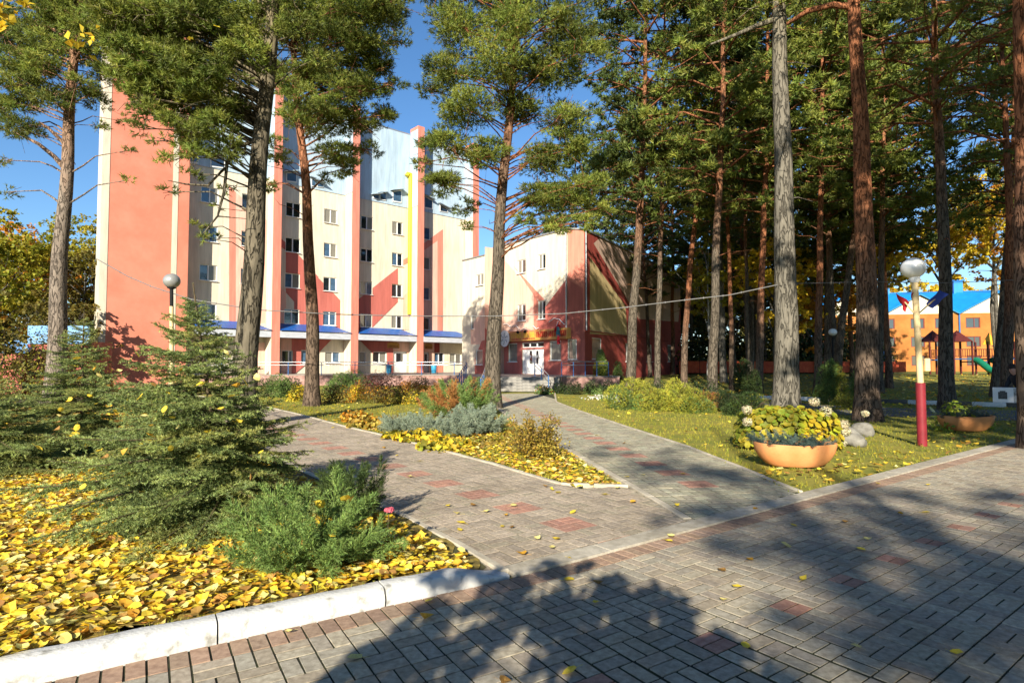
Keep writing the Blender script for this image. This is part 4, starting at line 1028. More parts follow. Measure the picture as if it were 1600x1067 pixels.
# pines on the right, nearest first: (label, path, Y, radius, top, crown base, crown radius, bark)
right = [
 ('dark pine trunk cut by the right edge of the picture beside the road', [(1606, 700), (1602, 500), (1598, 350), (1597, 200), (1594, 60)], 11.4, .17, 17, 9.5, 2.6, M_bark_o),
 ('pale grey straight pine right of the white globe lamp post', [(1480, 632), (1478, 500), (1474, 350), (1467, 210), (1462, 120)], 21.5, .26, 17, 10.5, 2.8, None),
 ('big pine rising behind the grey stones, bark orange higher up', [(1357, 655), (1355, 540), (1352, 400), (1345, 200), (1334, 0)], 17.2, .33, 19, 12.5, 2.9, M_bark_o),
 ('thickest grey pine trunk behind the white flowering hydrangea', [(1230, 650), (1228, 540), (1227, 400), (1222, 200), (1216, 0)], 18.6, .40, 20, 13.2, 3.0, bark('pine_bark_w', (.10, .09, .07), (.22, .195, .155), (.20, .17, .11), 12, 16, crack=2.4)),
 ('dark pine in front of the entrance block side wall, leaning right at the top', [(984, 612), (990, 480), (999, 360), (1004, 220), (1008, 100)], 35, .34, 20, 10, 2.8, None),
 ('slimmer dark pine before the small windows of the red side wall', [(1026, 610), (1030, 450), (1034, 330), (1036, 200)], 36, .22, 19, 10.5, 2.5, None),
 ('pine at the far corner of the red side wall, trunk curving right', [(1068, 605), (1072, 500), (1080, 400), (1088, 330), (1090, 200)], 37, .24, 20, 11, 2.7, M_bark_o),
 ('dark pine rising behind the golden junipers', [(1113, 618), (1117, 480), (1120, 350), (1126, 250), (1130, 120)], 31, .29, 19, 10, 2.8, None),
 ('thin shaded pine with a sunlit patch low on its trunk', [(1144, 605), (1141, 450), (1137, 350), (1134, 200)], 38, .18, 19, 10.5, 2.5, M_bark_o),
 ('dark pine of a close pair left of the thickest trunk', [(1186, 612), (1188, 500), (1192, 380), (1197, 250)], 34, .26, 19, 10, 2.6, M_bark_o),
 ('thin dark pine just left of the close pair', [(1168, 606), (1167, 450), (1164, 330), (1160, 200)], 40, .17, 19, 11, 2.5, None),
 ('dark pine between the two great trunks', [(1277, 612), (1280, 480), (1282, 330), (1284, 170)], 33, .25, 19, 10.5, 2.6, M_bark_o),
 ('dark trunk leaning right behind the small hanging globe', [(1306, 606), (1316, 500), (1330, 400), (1345, 300)], 36, .28, 17, 10, 2.4, None),
 ('dark double trunk behind the big orange-barked pine', [(1374, 600), (1376, 470), (1379, 300), (1380, 200)], 34, .24, 19, 9.5, 2.6, None),
 ('sunlit pine left of the right-edge trunk, beyond the striped kerb', [(1573, 612), (1577, 480), (1578, 350), (1572, 200), (1566, 110)], 27, .24, 18, 9.5, 2.7, M_bark_o),
 ('dark pine leaning right beside the playground', [(1555, 605), (1564, 500), (1572, 400), (1580, 300)], 30, .20, 17, 9, 2.5, None),
]
R2 = np.random.default_rng(17); canopy_px = {}
for i in range(165):
    px, py = R2.uniform(945, 1610), R2.uniform(-40, 265) ; 
    if px > 1385 and py > 150: continue
    if px < 1010 and 60 < py < 130: continue
    best = min((k for k in range(len(right)) if 21 < right[k][2] < 41), key=lambda k: abs(right[k][1][-1][0] - px) + R2.uniform(0, 60))
    canopy_px.setdefault(best, []).append((px, py, R2.uniform(24, 42)))
for k, (lab, pp, Y, r0, Ht, zc_, Rm, bk) in enumerate(right):
    far = Y > 28; cx_ = cpx(canopy_px.get(k, []), Y, R2, 3.0, 1)
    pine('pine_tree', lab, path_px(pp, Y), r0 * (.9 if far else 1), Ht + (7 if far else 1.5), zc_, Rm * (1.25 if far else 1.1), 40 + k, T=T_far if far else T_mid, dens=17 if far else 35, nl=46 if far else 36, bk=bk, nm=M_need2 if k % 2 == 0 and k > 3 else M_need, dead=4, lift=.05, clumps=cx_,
         extra_limbs=[([P(1334, 12, 17.2), P(1300, 8, 17.2), P(1262, 18, 17.6), P(1230, 38, 18.2)], [.10, .09, .08, .05])] if k == 2 else ([([P(1212, 30, 18.6), P(1180, 42, 18.6), P(1150, 55, 18.3), P(1110, 70, 18)], [.10, .08, .06, .03])] if k == 3 else ()))
# wood beyond: four kinds copied about
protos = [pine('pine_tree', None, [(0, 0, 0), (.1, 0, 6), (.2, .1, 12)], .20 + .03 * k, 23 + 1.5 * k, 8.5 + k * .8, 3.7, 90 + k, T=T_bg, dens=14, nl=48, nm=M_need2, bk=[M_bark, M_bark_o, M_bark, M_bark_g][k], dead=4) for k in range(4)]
spots = [(13, 55), (17, 62), (20, 50), (24, 58), (27, 66), (30, 52), (23.5, 44), (16.5, 47), (34, 66), (36, 74), (21, 72), (15, 76), (29, 78), (33, 56), (30, 70), (9, 78), (27, 74), (26, 40), (31, 42), (12, 70), (25, 48), (34, 36), (22, 40), (5, 84), (19, 84), (33, 86)]
grp = 'shaded pines of the wood beyond the entrance block'
marks = [(984, 'the dark pine before the red side wall'), (1068, 'the pine at the side wall corner'), (1113, 'the pine behind the golden junipers'), (1186, 'the close pair of pines'), (1230, 'the thickest grey pine'), (1277, 'the pine between the great trunks'),
         (1357, 'the big orange barked pine'), (1430, 'the white globe lamp post'), (1480, 'the pale straight pine'), (1573, 'the sunlit pine at the right edge')]
used = {}
for k, (x, y) in enumerate(spots):
    o = protos[k % 4] if k < 4 else copy_tree(protos[k % 4])
    o.location = (x + rng.normal() * .5, y + rng.normal() * .5, ground_z(x, y) - .05); o.rotation_euler = (rng.normal() * .02, rng.normal() * .02, rng.random() * 6.28); o.scale = (1, 1, rng.uniform(.85, 1.1))
    px_ = 800 + 925 * x / y; mx_ = min(marks, key=lambda m_: abs(m_[0] - px_)); side_ = 'right of' if px_ > mx_[0] else 'left of'
    q_ = 'shaded wood pine seen %s %s' % (side_, mx_[1]); used.setdefault(q_, []).append((y, o)); o['category'] = 'tree'; o['group'] = grp
for q_, l_ in used.items():
    l_.sort(key=lambda t_: t_[0])
    for i_, (y_, o) in enumerate(l_): o['label'] = q_ + (['', ', farther', ', third', ', fourth', ', fifth', ', sixth'][i_] if len(l_) > 1 else '')

# deciduous trees
LEAF = (np.array([[0, 0, 0], [.5, .45, .08], [0, 1.1, 0.], [-.5, .45, .08], [0, .5, -.04]]), np.array([[0, 1, 4], [1, 2, 4], [2, 3, 4], [3, 0, 4]]))
LEAF2 = (np.array([[0, 0, 0], [.5, .5, .12], [0, 1.1, 0.], [-.5, .5, .12]]), np.array([[0, 1, 2], [0, 2, 3]]))
def leafmat(n, a, b, tr=.4): return mat(n, a, .55, .2, 1.1, col2=b, tint=True, trans=tr, spec=.3)
M_ly = leafmat('leaf_yellow', (.60, .42, .02), (.74, .56, .05)); M_lo = leafmat('leaf_orange', (.48, .20, .02), (.60, .32, .03)); M_lg = leafmat('leaf_yellowgreen', (.18, .21, .02), (.42, .36, .035)); M_lol = leafmat('leaf_olive', (.10, .095, .02), (.24, .19, .04))
def leafcloud(cl, size, per, r, T=LEAF2, lo=.6, hi=1.25):
    ps = []
    for (x, y, z, rr, rz) in cl:
        n = int(per * rr * rr * 4); m = max(4, n // 18); c = unit(m, r) * (r.random((m, 1)) ** .45); k = r.integers(m, size=n)
        ps.append((c[k] + unit(n, r) * r.random((n, 1)) * .28) * [rr, rr, rz] + [x, y, z])
    Pn = np.concatenate(ps); D = unit(len(Pn), r) + [0, 0, .7]
    V, Tn = scatter(T[0] * size, T[1], Pn, basis(D, r.random(len(D)) * 6.28), r.uniform(.6, 1.25, len(Pn)))
    return V, Tn, tint_arr(len(Pn), len(T[0]), lo, hi, r=r)
def broadleaf(name, label, base, Ht, r0, Rm, seed, m, size=.16, per=26, fork=2.6, nl=9, bk=None, group=None, cat='tree', rzf=.8, lean=(0, 0), clump=None):
    r = np.random.default_rng(seed); root = empty(name, base, 0, label, cat, group); mb = MB(); lm = MB(); cl = []
    top = Vector((lean[0], lean[1], Ht * .8)); pts = [Vector((0, 0, -.1))] + [Vector((0, 0, 0)).lerp(top, t) + Vector((r.normal() * .08, r.normal() * .08, 0)) for t in np.linspace(.12, 1, 7)]
    mb.tube(pts, [r0 * (1.25 - .2 * min(i, 1)) * (1 - .85 * i / (len(pts) - 1)) + .015 for i in range(len(pts))], 9)
    for i in range(nl):
        a = i * 2.4 + r.normal() * .3; z = fork + (Ht * .7 - fork) * i / nl; o = at_height([tuple(p) for p in pts], z); L_ = Rm * r.uniform(.7, 1.15)
        e = o + Vector((math.cos(a) * L_ * .8, math.sin(a) * L_ * .8, (Ht - z) * r.uniform(.3, .75))); m1 = o.lerp(e, .45) + Vector(r.normal(size=3)) * .2
        rr = r0 * .42 * (1 - i / nl * .5); lm.tube([o, m1, e], [rr, rr * .6, rr * .15], 6, cap=False)
        for q_ in range(4):
            q = m1.lerp(e, r.uniform(.2, 1)) + Vector(r.normal(size=3)) * Rm * .3; lm.tube([m1.lerp(e, .2 * q_), q], [rr * .3, .008], 4, cap=False); cl.append((*q, Rm * r.uniform(.22, .36), Rm * .22 * rzf))
        cl.append((*e, Rm * .34, Rm * .26 * rzf))
    bm = bk or M_bark_g; mb.build('trunk', bm, root); tag(lm.build('branches', bm, root), kind='stuff')
    if clump: cl = [(*(Vector(c[:3]) - Vector(base)), c[3], c[3] * .7) for c in clump]
    V, Tn, tc = leafcloud(cl, size, per, r); link('crown', np_mesh('crown', V, Tn, m, tc), root)
    return root
dl = [('maple_tree', 'golden maple glowing between the close pair and the thickest trunk', (20.5, 46), 12, .2, 3.2, M_ly), ('maple_tree', 'tall yellow maple behind the yellow globe lamp post', (33.5, 46), 15, .24, 3.6, M_ly),
      ('maple_tree', 'orange yellow maple at the right edge above the blue roofs', (49, 60), 21, .28, 6.0, M_ly), ('maple_tree', 'orange maple low behind the great trunks', (27, 52), 9, .2, 3.2, M_lo),
      ('maple_tree', 'yellow maple with bare dark forks before the orange building', (27.2, 43), 13, .18, 2.8, M_ly), ('birch_tree', 'white barked birch leaning in the dark wood', (16.3, 49), 13, .12, 2.4, M_lg),
      ('maple_tree', 'bronze leaved maple arching over the right building roof', (41, 50), 18, .2, 4.6, M_lo), ('maple_tree', 'yellow green maple beside the orange building corner', (31, 60), 16, .24, 4.0, M_lg),
      ('maple_tree', 'gold maple showing behind the dark leaning trunk', (22.5, 60), 14, .22, 4.2, M_ly), ('maple_tree', 'yellow maple at the back of the wood near the side wall', (13.5, 66), 13, .22, 4.0, M_lg)]
for k, (nm, lab, (x, y), Ht, r0, Rm, m) in enumerate(dl):
    broadleaf(nm, lab, (x, y, ground_z(x, y)), Ht, r0, Rm, 200 + k, m, .26, 20, fork=Ht * .5 if k in (1, 2, 4, 6, 7) else 2.6, bk=M_birch if 'birch' in nm else None)
far_m = broadleaf('maple_tree', 'golden maple far behind the shaded wood', (99, 112, .6), 18, .25, 6.0, 260, M_ly, .42, 11, fork=2.5, nl=12); far_m['group'] = 'autumn maples far behind the wood'
far_g = broadleaf('maple_tree', 'olive green tree far behind the shaded wood', (16, 88, .6), 16, .25, 5.5, 261, M_lol, .42, 13, fork=1.5, nl=13); far_g['group'] = 'olive trees far behind the wood'
for x, y in ((72, 114), (86, 112), (60, 116), (33, 92)):
    o = copy_tree(far_m); o.location = (x, y, .6); o.rotation_euler = (0, 0, rng.random() * 6.28)
for x, y in ((22, 92), (27, 84), (33, 96), (11, 90), (39, 84), (18, 98)):
    o = copy_tree(far_g); o.location = (x, y, .6); o.rotation_euler = (0, 0, rng.random() * 6.28)
ll = [('aspen_tree', 'yellow green leafy tree left of the far-left pine', (-34, 38), 11.5, M_lg), ('aspen_tree', 'olive leafy tree between the far-left pine and the salmon slab', (-31.5, 43.5), 10.5, M_lol), ('aspen_tree', 'golden tree at the left picture edge', (-39, 44), 12.5, M_lo),
      ('aspen_tree', 'pale yellow tree behind the blue shed', (-36, 52), 14, M_lg), ('aspen_tree', 'olive tree low beside the blue shed', (-28.0, 36.5), 6, M_lol), ('aspen_tree', 'bronze tree filling the left edge gap', (-26, 28.5), 5.0, M_lol), ('aspen_tree', 'dull green tree far behind the left spruces', (-44, 50), 13, M_lol)]
for k, (nm, lab, (x, y), Ht, m) in enumerate(ll):
    broadleaf(nm, lab, (x, y, ground_z(x, y)), Ht, .2, Ht * .34, 230 + k, m, .20, 34, fork=Ht * .12, nl=14)
# maple twigs hanging in from the left, close to the camera
R3 = np.random.default_rng(77)
tw = [P(x, y, 7 + R3.normal() * .3) + (s * 7 / 925,) for x, y, s in [(5, 20, 24), (0, 45, 16), (30, 8, 14), (108, 62, 8), (118, 75, 7), (140, 60, 8), (142, 88, 6), (134, 105, 6), (125, 52, 8), (150, 45, 6), (78, 88, 4), (292, 58, 7), (330, 40, 5), (300, 25, 4)]]
lm_b = (-9.5, 6.2, 0); broadleaf('maple_tree', 'yellow maple twigs hanging into the top left corner', lm_b, 8.5, .14, 3.0, 300, M_ly, .085, 220, fork=3.5, nl=5, clump=tw)

# pines standing behind the photographer; their crowns throw the shade over the road
SH = Vector((-SD.x / -SD.z, -SD.y / -SD.z))      # metres towards the sun per metre of height
def caster(px, py, h, rr):
    x, y = G(px, py); return (x + SH.x * h, y + SH.y * h, h, rr)
R5 = np.random.default_rng(55)
def cast(lst, h, r=R5, jit=1.5): return [caster(x, y, h + r.uniform(-jit, jit), rr) for x, y, rr in lst]
A = cast([(1330, 850, .5), (1420, 830, .5), (1500, 870, .55), (1560, 930, .6), (1480, 980, .5), (1380, 990, .42), (1560, 1030, .5), (1300, 930, .35), (1250, 870, .35), (1440, 1060, .4), (1620, 1000, .6), (1400, 910, .45), (1350, 1050, .45), (1280, 1010, .32), (1520, 1000, .5), (1450, 920, .5), (1590, 1060, .6), (1300, 870, .3), (1650, 930, .5)], 10)
B = cast([(1090, 815, .4), (1160, 830, .42), (1240, 810, .45), (1330, 790, .5), (1420, 770, .5), (1180, 870, .3), (1500, 790, .4), (1560, 860, .5), (1600, 830, .5), (1130, 850, .3), (1380, 800, .4), (1470, 830, .4), (1280, 840, .35), (1650, 790, .5), (1560, 770, .4)], 12)
C_ = cast([(960, 708, .45), (1010, 722, .6), (1060, 735, .6), (1110, 745, .5), (1100, 795, .5), (1160, 790, .45), (1060, 705, .4), (1150, 765, .35), (1010, 755, .25), (1180, 745, .4)], 13)
pine('pine_tree', 'out of view pine behind the camera shading the road', [(-1.6, -17.5, 0), (-1.5, -17.4, 7), (-1.3, -17.2, 12)], .2, 15.5, 13.2, 1.6, 61, T=T_mid, dens=50, nl=1, auto=False, clumps=A, dead=3)
pine('pine_tree', 'out of view pine far behind the camera shading the kerb', [(-3.4, -20.5, 0), (-3.3, -20.4, 7), (-3.0, -20, 12)], .2, 16.5, 14.0, 1.6, 62, T=T_mid, dens=50, nl=1, auto=False, clumps=B + C_, dead=3)
# low round tree added out of view to cast the near road shade
lo = [caster(x, y, h, rr) for x, y, h, rr in [(850, 925, 2.9, .30), (905, 955, 2.8, .34), (960, 985, 2.6, .36), (1010, 1030, 2.5, .34), (800, 915, 3.0, .20), (1080, 1060, 2.4, .34), (930, 1060, 2.4, .26), (720, 905, 3.0, .16), (700, 960, 2.8, .22), (660, 1010, 2.6, .22), (620, 1060, 2.4, .24), (880, 1010, 2.5, .22), (1000, 1090, 2.3, .4), (760, 895, 3.1, .14), (1040, 1000, 2.5, .36), (1110, 1035, 2.4, .34), (1160, 1065, 2.3, .3), (1000, 960, 2.6, .30), (880, 895, 3.0, .22), (960, 930, 2.8, .26), (840, 965, 2.8, .26), (780, 930, 2.9, .22), (560, 1075, 2.4, .24), (600, 1040, 2.5, .22), (640, 985, 2.7, .20), (690, 930, 2.9, .16), (740, 1000, 2.6, .18), (720, 1040, 2.5, .2)]]
broadleaf('shade_caster_tree', 'added out of view round headed tree behind the camera casting the foreground shade', (-.95, -1.9, 0), 3.3, .05, 1.0, 310, M_lol, .07, 900, fork=1.4, nl=6, clump=lo)
# pines out of view to the right and behind
for k, (x, y) in enumerate([(8.4, .5), (10.2, -4.5), (12.8, 4.0), (7.0, -10), (15.5, 7.5), (13.5, -11), (17, -2), (19.5, 9), (22, 3), (18, -14), (26, -5), (10.5, -20), (15, -24), (9, -28), (20, -9), (23, -16), (12.5, -6.5), (16, 1.5), (20, -24), (7.5, -23), (13, -17), (11.5, -32)]):
    o = copy_tree(protos[k % 4]); o.location = (x, y, -.05); o.rotation_euler = (0, 0, rng.random() * 6.28); tag(o, 'pine standing out of view to the right of the road', 'tree', 'pines outside the picture')
    for c in list(o.children):
        if c.name.startswith('limbs') : pass
for k, (x, y) in enumerate([]):
    o = copy_tree(protos[k % 4]); o.location = (x, y, -.05); o.rotation_euler = (0, 0, rng.random() * 6.28); tag(o, 'pine standing out of view to the right of the road', 'tree', 'pines outside the picture')

# ================================================================== SHRUBS, SPRUCES, LEAVES
def twig_needles(mb_pts, step, L, w, r, a=(45, 75)):
    """needles along a list of (p0, p1) twigs -> V, T"""
    ps, ds, gi = [], [], []
    for p0, p1 in mb_pts:
        p0, p1 = np.array(p0), np.array(p1); d = p1 - p0; l = np.linalg.norm(d); n = max(4, int(l / step)); d = d / l
        t = (np.arange(n) + r.random(n)) / n; o = p0 + d * l * t[:, None]; u = unit(n, r); u -= d * (u @ d)[:, None]; u /= np.linalg.norm(u, axis=1, keepdims=True)
        an = np.radians(r.uniform(*a, n))[:, None]; dd = d * np.cos(an) + u * np.sin(an); dd[:, 2] += .25; ps.append(o); ds.append(dd); gi.append(np.full(n, r.uniform(.55, 1.45)))
    Pn, D = np.concatenate(ps), np.concatenate(ds); D /= np.linalg.norm(D, axis=1, keepdims=True); s = np.cross(D, unit(len(D), r)); s /= np.linalg.norm(s, axis=1, keepdims=True)
    l = (L * r.uniform(.75, 1.15, len(D)))[:, None]; V = np.stack([Pn + s * w / 2, Pn - s * w / 2, Pn + D * l], 1).reshape(-1, 3)
    twig_needles.f = np.repeat(np.concatenate(gi), 3)[:, None]; return V, np.arange(len(V)).reshape(-1, 3)
def bough_mesh(L, seed, m, mw):
    """A flat spruce bough along +X, twigs both sides, all set with needles."""
    r = np.random.default_rng(seed); tw = []; axis = lambda t: np.array([L * t, .03 * L * math.sin(t * 4 + seed), -.05 * L * math.sin(t * 2.2) + .05 * L * t * t])
    N_ = max(5, int(L / .075))
    for i in range(N_):
        t = (i + .6) / N_; tw.append((axis(i / N_), axis((i + 1) / N_)))
        if t < .12: continue
        for s in (-1, 1):
            l = (.36 * L * (1 - t) ** .8 + .05) * r.uniform(.7, 1.15); a = s * rad(r.uniform(42, 60)); o = axis(t)
            e = o + np.array([math.cos(a) * l, math.sin(a) * l, -.10 * l + r.normal() * .02]); tw.append((o, e))
            for k in range(int(l / .12)):
                q = o + (e - o) * (k + .8) / (l / .12 + .5); l2 = .36 * l * (1 - k * .12 / l) + .04
                for s2 in (-1, 1): b = a + s2 * rad(48); tw.append((q, q + np.array([math.cos(b) * l2, math.sin(b) * l2, -.02 + r.normal() * .015])))
    V, T = twig_needles(tw, .0026, .024, .0066, r, (35, 78))
    me = np_mesh('bough', V, T, m, tint_arr(len(T), 3, .8, 1.2, r=r) * twig_needles.f)
    mb = MB(); mb.tube([axis(t) for t in np.linspace(0, 1, 7)], [.008 * L * (1.1 - t) + .0015 for t in np.linspace(0, 1, 7)], 5, cap=False)
    return me, mb
M_spr = mat('spruce_needles', (.12, .175, .06), .55, .3, 3, col2=(.30, .36, .11), tint=True, trans=.25, spec=.4)
M_spr2 = mat('spruce_needles_yellowish', (.15, .18, .05), .55, .3, 3, col2=(.34, .36, .10), tint=True, trans=.25, spec=.4)
M_twig = mat('twig_brown', (.06, .045, .025), .9, .2, 20, col2=(.11, .08, .045))
BG = {L: [bough_mesh(L, 10 * i + int(L * 10), M_spr2 if i == 2 else M_spr, None) for i in range(3)] for L in (.3, .55, .9, 1.3)}
BGT = {}
for L in BG:
    for i, (me, mb) in enumerate(BG[L]):
        t = bpy.data.meshes.new('bough_axis'); t.from_pydata(mb.v, [], mb.f); t.materials.append(M_twig); BGT[(L, i)] = t
def spruce(label, base, Ht, Rb, seed, lean=(0, 0), asym=None, n=95, zmin=.12, prof=.85):
    r = np.random.default_rng(seed); root = empty('spruce_tree', base, 0, label, 'tree', 'young spruces in the leafy bed')
    top = Vector((lean[0], lean[1], Ht)); pts = [Vector((0, 0, -.05)), top * .3 + Vector((.02, 0, 0)), top * .65, top]
    MB().tube(pts, [.045 * Ht / 2.4, .03 * Ht / 2.4, .018, .006], 8).build('trunk', M_twig, root)
    V, T = twig_needles([(tuple(top * .80), tuple(top)), (tuple(top * .80), tuple(top))], .004, .016, .004, r); link('leader', np_mesh('leader', V, T, M_spr2, tint_arr(len(T), 3, .8, 1.3, r=r)), root)
    for i in range(n):
        t = 1 - (1 - (i + r.random()) / n) ** 1.0; t = t * .96; t = t ** 1.25; z = zmin + (Ht * .96 - zmin) * t; a = i * 2.39996 + r.normal() * .25
        L_ = Rb * (1 - t) ** prof * r.uniform(.75, 1.12) + .07
        if asym: L_ *= 1 + asym[1] * math.cos(a - asym[0])
        key = min(BG, key=lambda q: abs(math.log(q / L_))); v = int(r.integers(3)); me = BG[key][v][0]
        pit = rad(r.uniform(-4, 10) + (-34 * (t ** 3)) + (8 if t < .25 else 0)); s = L_ / key
        o_ = link('bough', me, root, None, tuple(at_height([tuple(p) for p in pts], z)), (r.normal() * .18, pit, a), (s, s * r.uniform(.85, 1.1), s))
        link('twig', BGT[(key, v)], o_)
    return root
spruce('large young spruce leaning left, scattered with yellow leaves, in front of the thick pine', (-2.95, 6.15, .02), 2.42, 1.62, 1, lean=(-.38, 0), asym=(math.pi, .28), n=170, prof=1.1)
spruce('darker young spruce in front of the blue shed', (-7.9, 10.9, 0), 2.65, 1.55, 2, asym=(math.pi, .1), n=130, prof=1.1)
spruce('low spreading young spruce at the left picture edge', (-7.6, 8.6, 0), 1.45, 1.6, 3, n=85)
spruce('small low spruce between the large spruce and the darker one', (-5.6, 9.4, 0), 1.35, 1.35, 4, n=75)

def spray_mesh(seed, m, L=1., dens=1., up=.35, w=.010, nl=.05):
    r = np.random.default_rng(seed); tw = []; ax = lambda t: np.array([L * t, .06 * math.sin(t * 5 + seed), up * t * t * .6])
    n = int(22 * dens)
    for i in range(n):
        t = .12 + .88 * i / n; o = ax(t); l = .26 * L * (1 - t) ** .6 + .06
        for k in range(3):
            a = r.uniform(0, 6.28); d = np.array([.8, math.cos(a) * .7, math.sin(a) * .6 + .25]); e = o + d / np.linalg.norm(d) * l * r.uniform(.6, 1.1); tw.append((o, e))
            for q_ in (.35, .6, .85): q = o + (e - o) * q_; d2 = d + r.normal(size=3) * .6; tw.append((q, q + d2 / np.linalg.norm(d2) * l * .38))
    V, T = twig_needles(tw, .013 / dens, nl, w, r, (15, 45)); return np_mesh('spray', V, T, m, tint_arr(len(T), 3, .8, 1.2, r=r) * twig_needles.f)
def jmat(n, a, b): return mat(n, a, .6, .3, 2.5, col2=b, tint=True, trans=.2, spec=.3)
M_jg = jmat('juniper_green', (.075, .145, .035), (.20, .29, .075)); M_jb = jmat('juniper_blue', (.13, .18, .135), (.32, .38, .28)); M_jd = jmat('juniper_dark', (.02, .045, .012), (.06, .09, .02))
M_gold = jmat('juniper_golden', (.16, .19, .025), (.42, .40, .05)); M_rust = jmat('juniper_rusty', (.30, .12, .04), (.45, .22, .07)); M_blk = jmat('clipped_green', (.015, .03, .01), (.05, .075, .02))
SPR = [spray_mesh(i, M_jg, dens=1.) for i in range(3)]
def juniper(name, label, base, rx, h, n, seed, m=None, mix=None, pitch=(15, 60), sc=None, cat='shrub', group=None, ry=None, first=SPR, flat=0.):
    r = np.random.default_rng(seed); root = empty(name, base, 0, label, cat, group)
    for i in range(n):
        a = i * 2.4 + r.normal() * .3; t = r.random(); p = rad(pitch[0] + (pitch[1] - pitch[0]) * t); L_ = (rx * math.cos(p) ** 1.0 + h * math.sin(p)) * r.uniform(.6, 1.05)
        off = rx * .35 * r.random(); o = link('spray', first[i % len(first)], root, None, (math.cos(a) * off, math.sin(a) * off * (ry or 1), .02), (r.normal() * .3, -p, a + r.normal() * .2), (L_ * .9, L_ * .8 * (ry or 1), L_ * .8))
        mm = m
        if mix and r.random() < mix[1]: mm = mix[0]
        if mm: o.material_slots[0].link = 'OBJECT'; o.material_slots[0].material = mm
    return root
def gp_(px, Y): return ((px - 800) / 925 * Y, Y, ground_z(0, Y))
juniper('juniper_shrub', 'bright green feathery juniper behind the white kerb, leaves caught in it', (-1.50, 4.55, .08), .60, .50, 40, 5, pitch=(0, 58))
juniper('juniper_shrub', 'small dark upright juniper tip beside the left path', (-1.62, 5.9, .03), .38, .55, 22, 6, m=M_jd, pitch=(30, 80))
juniper('juniper_shrub', 'low green juniper with rusty dead sprays before the ramp', gp_(716, 18.5), 1.15, .95, 60, 7, mix=(M_rust, .33), pitch=(15, 65))
for k, (px, Y, rx, h, n, lab) in enumerate([(745, 13.9, .68, .55, 60, 'rounded blue grey juniper mound right of the spreading one'), (672, 13.4, .62, .42, 50, 'spreading blue grey juniper in the middle of the bed'), (625, 14.2, .5, .36, 36, 'blue grey juniper at the left end of the bed'), (702, 13.2, .5, .40, 36, 'blue grey juniper hanging over the yellow leaves')]):
    juniper('juniper_shrub', lab, gp_(px, Y), rx, h * .85, int(n * 1.8), 20 + k, m=M_jb, pitch=(2, 60), group='blue grey junipers in the bed')

def mound(name, label, px, Y, rx, h, mats, seed, per=900, size=.06, T=LEAF2, ry=1., lump=6, z0=0., cat='shrub', group=None, stems=True, base=None):
    """Bushy mound of small leaves in lumps."""
    r = np.random.default_rng(seed); b = base or gp_(px, Y); root = empty(name, b, 0, label, cat, group); n = int(per * .92 * rx * max(h, .4))
    c = unit(lump * 3, r) * [.72, .72 * ry, .6]; c[:, 2] = np.abs(c[:, 2]); c = np.concatenate([c, [[0, 0, .35]]]); k = r.integers(len(c), size=n); u = unit(n, r)
    q = c[k] + u * (r.uniform(.8, 1., (n, 1))) * .42 * [1, ry, 1]; q[:, 2] = np.clip(q[:, 2], .0, None); q = q * [rx, rx, h * .98] ; D = u + [0, 0, .5] + r.normal(size=(n, 3)) * .4
    m_i = r.random(len(c))[k]; lf = r.uniform(.65, 1.3, len(c))[k]
    tot = sum(w for _, w in mats); acc = 0
    for mm, w in mats:
        s = (m_i >= acc / tot) & (m_i < (acc + w) / tot); acc += w
        if not s.any(): continue
        V, Tn = scatter(T[0] * size, T[1], q[s], basis(D[s], r.random(s.sum()) * 6.28), r.uniform(.6, 1.3, s.sum())); link('foliage', np_mesh('foliage', V, Tn, mm, tint_arr(s.sum(), len(T[0]), .6, 1.3, r=r) * np.repeat(lf[s], len(T[0]))[:, None]), root)
    if stems:
        sm = MB()
        for i in range(12):
            a = r.random() * 6.28; e = Vector((math.cos(a) * rx * .8, math.sin(a) * rx * .8 * ry, h * r.uniform(.5, .9))); sm.tube([(0, 0, 0), e * .5 + Vector((0, 0, h * .1)), e], [.012, .009, .004], 4, cap=False)
        tag(sm.build('stems', M_twig, root), kind='stuff')
    return root
NT = (needles(4, 1.0, .22, 10, 60, .2)[0], needles(4, 1.0, .22, 10, 60, .2)[1])
g_ = 'golden junipers along the wood edge'
for k, (px, Y, rx, h, lab, mm) in enumerate([(985, 22.0, 1.15, 1.0, 'largest golden green juniper mound before the side wall', [(M_gold, 3), (M_jg, 2)]), (1030, 21.2, 1.0, .85, 'golden juniper mound with browned flank', [(M_gold, 3), (M_rust, 1)]), (1076, 20.6, .85, .74, 'rounded golden juniper right of the browned one', [(M_gold, 3), (M_jg, 1)]),
      (1052, 23.5, .8, .98, 'small golden juniper behind the row', [(M_gold, 1)]), (1108, 20.8, .55, .62, 'last golden juniper beside the dark shrub', [(M_gold, 2), (M_rust, 1)]), (1172, 19.0, .85, .66, 'olive spreading juniper left of the thickest pine', [(M_gold, 1), (M_jd, 3)]),
      (1137, 20.4, .6, .68, 'dark shaded shrub between golden junipers', [(M_blk, 1)])]):
    mound('juniper_shrub', lab, px, Y, rx * .95, h * 1.12, mm, 60 + k, 5000, .075, T=NT, group=g_, lump=3)
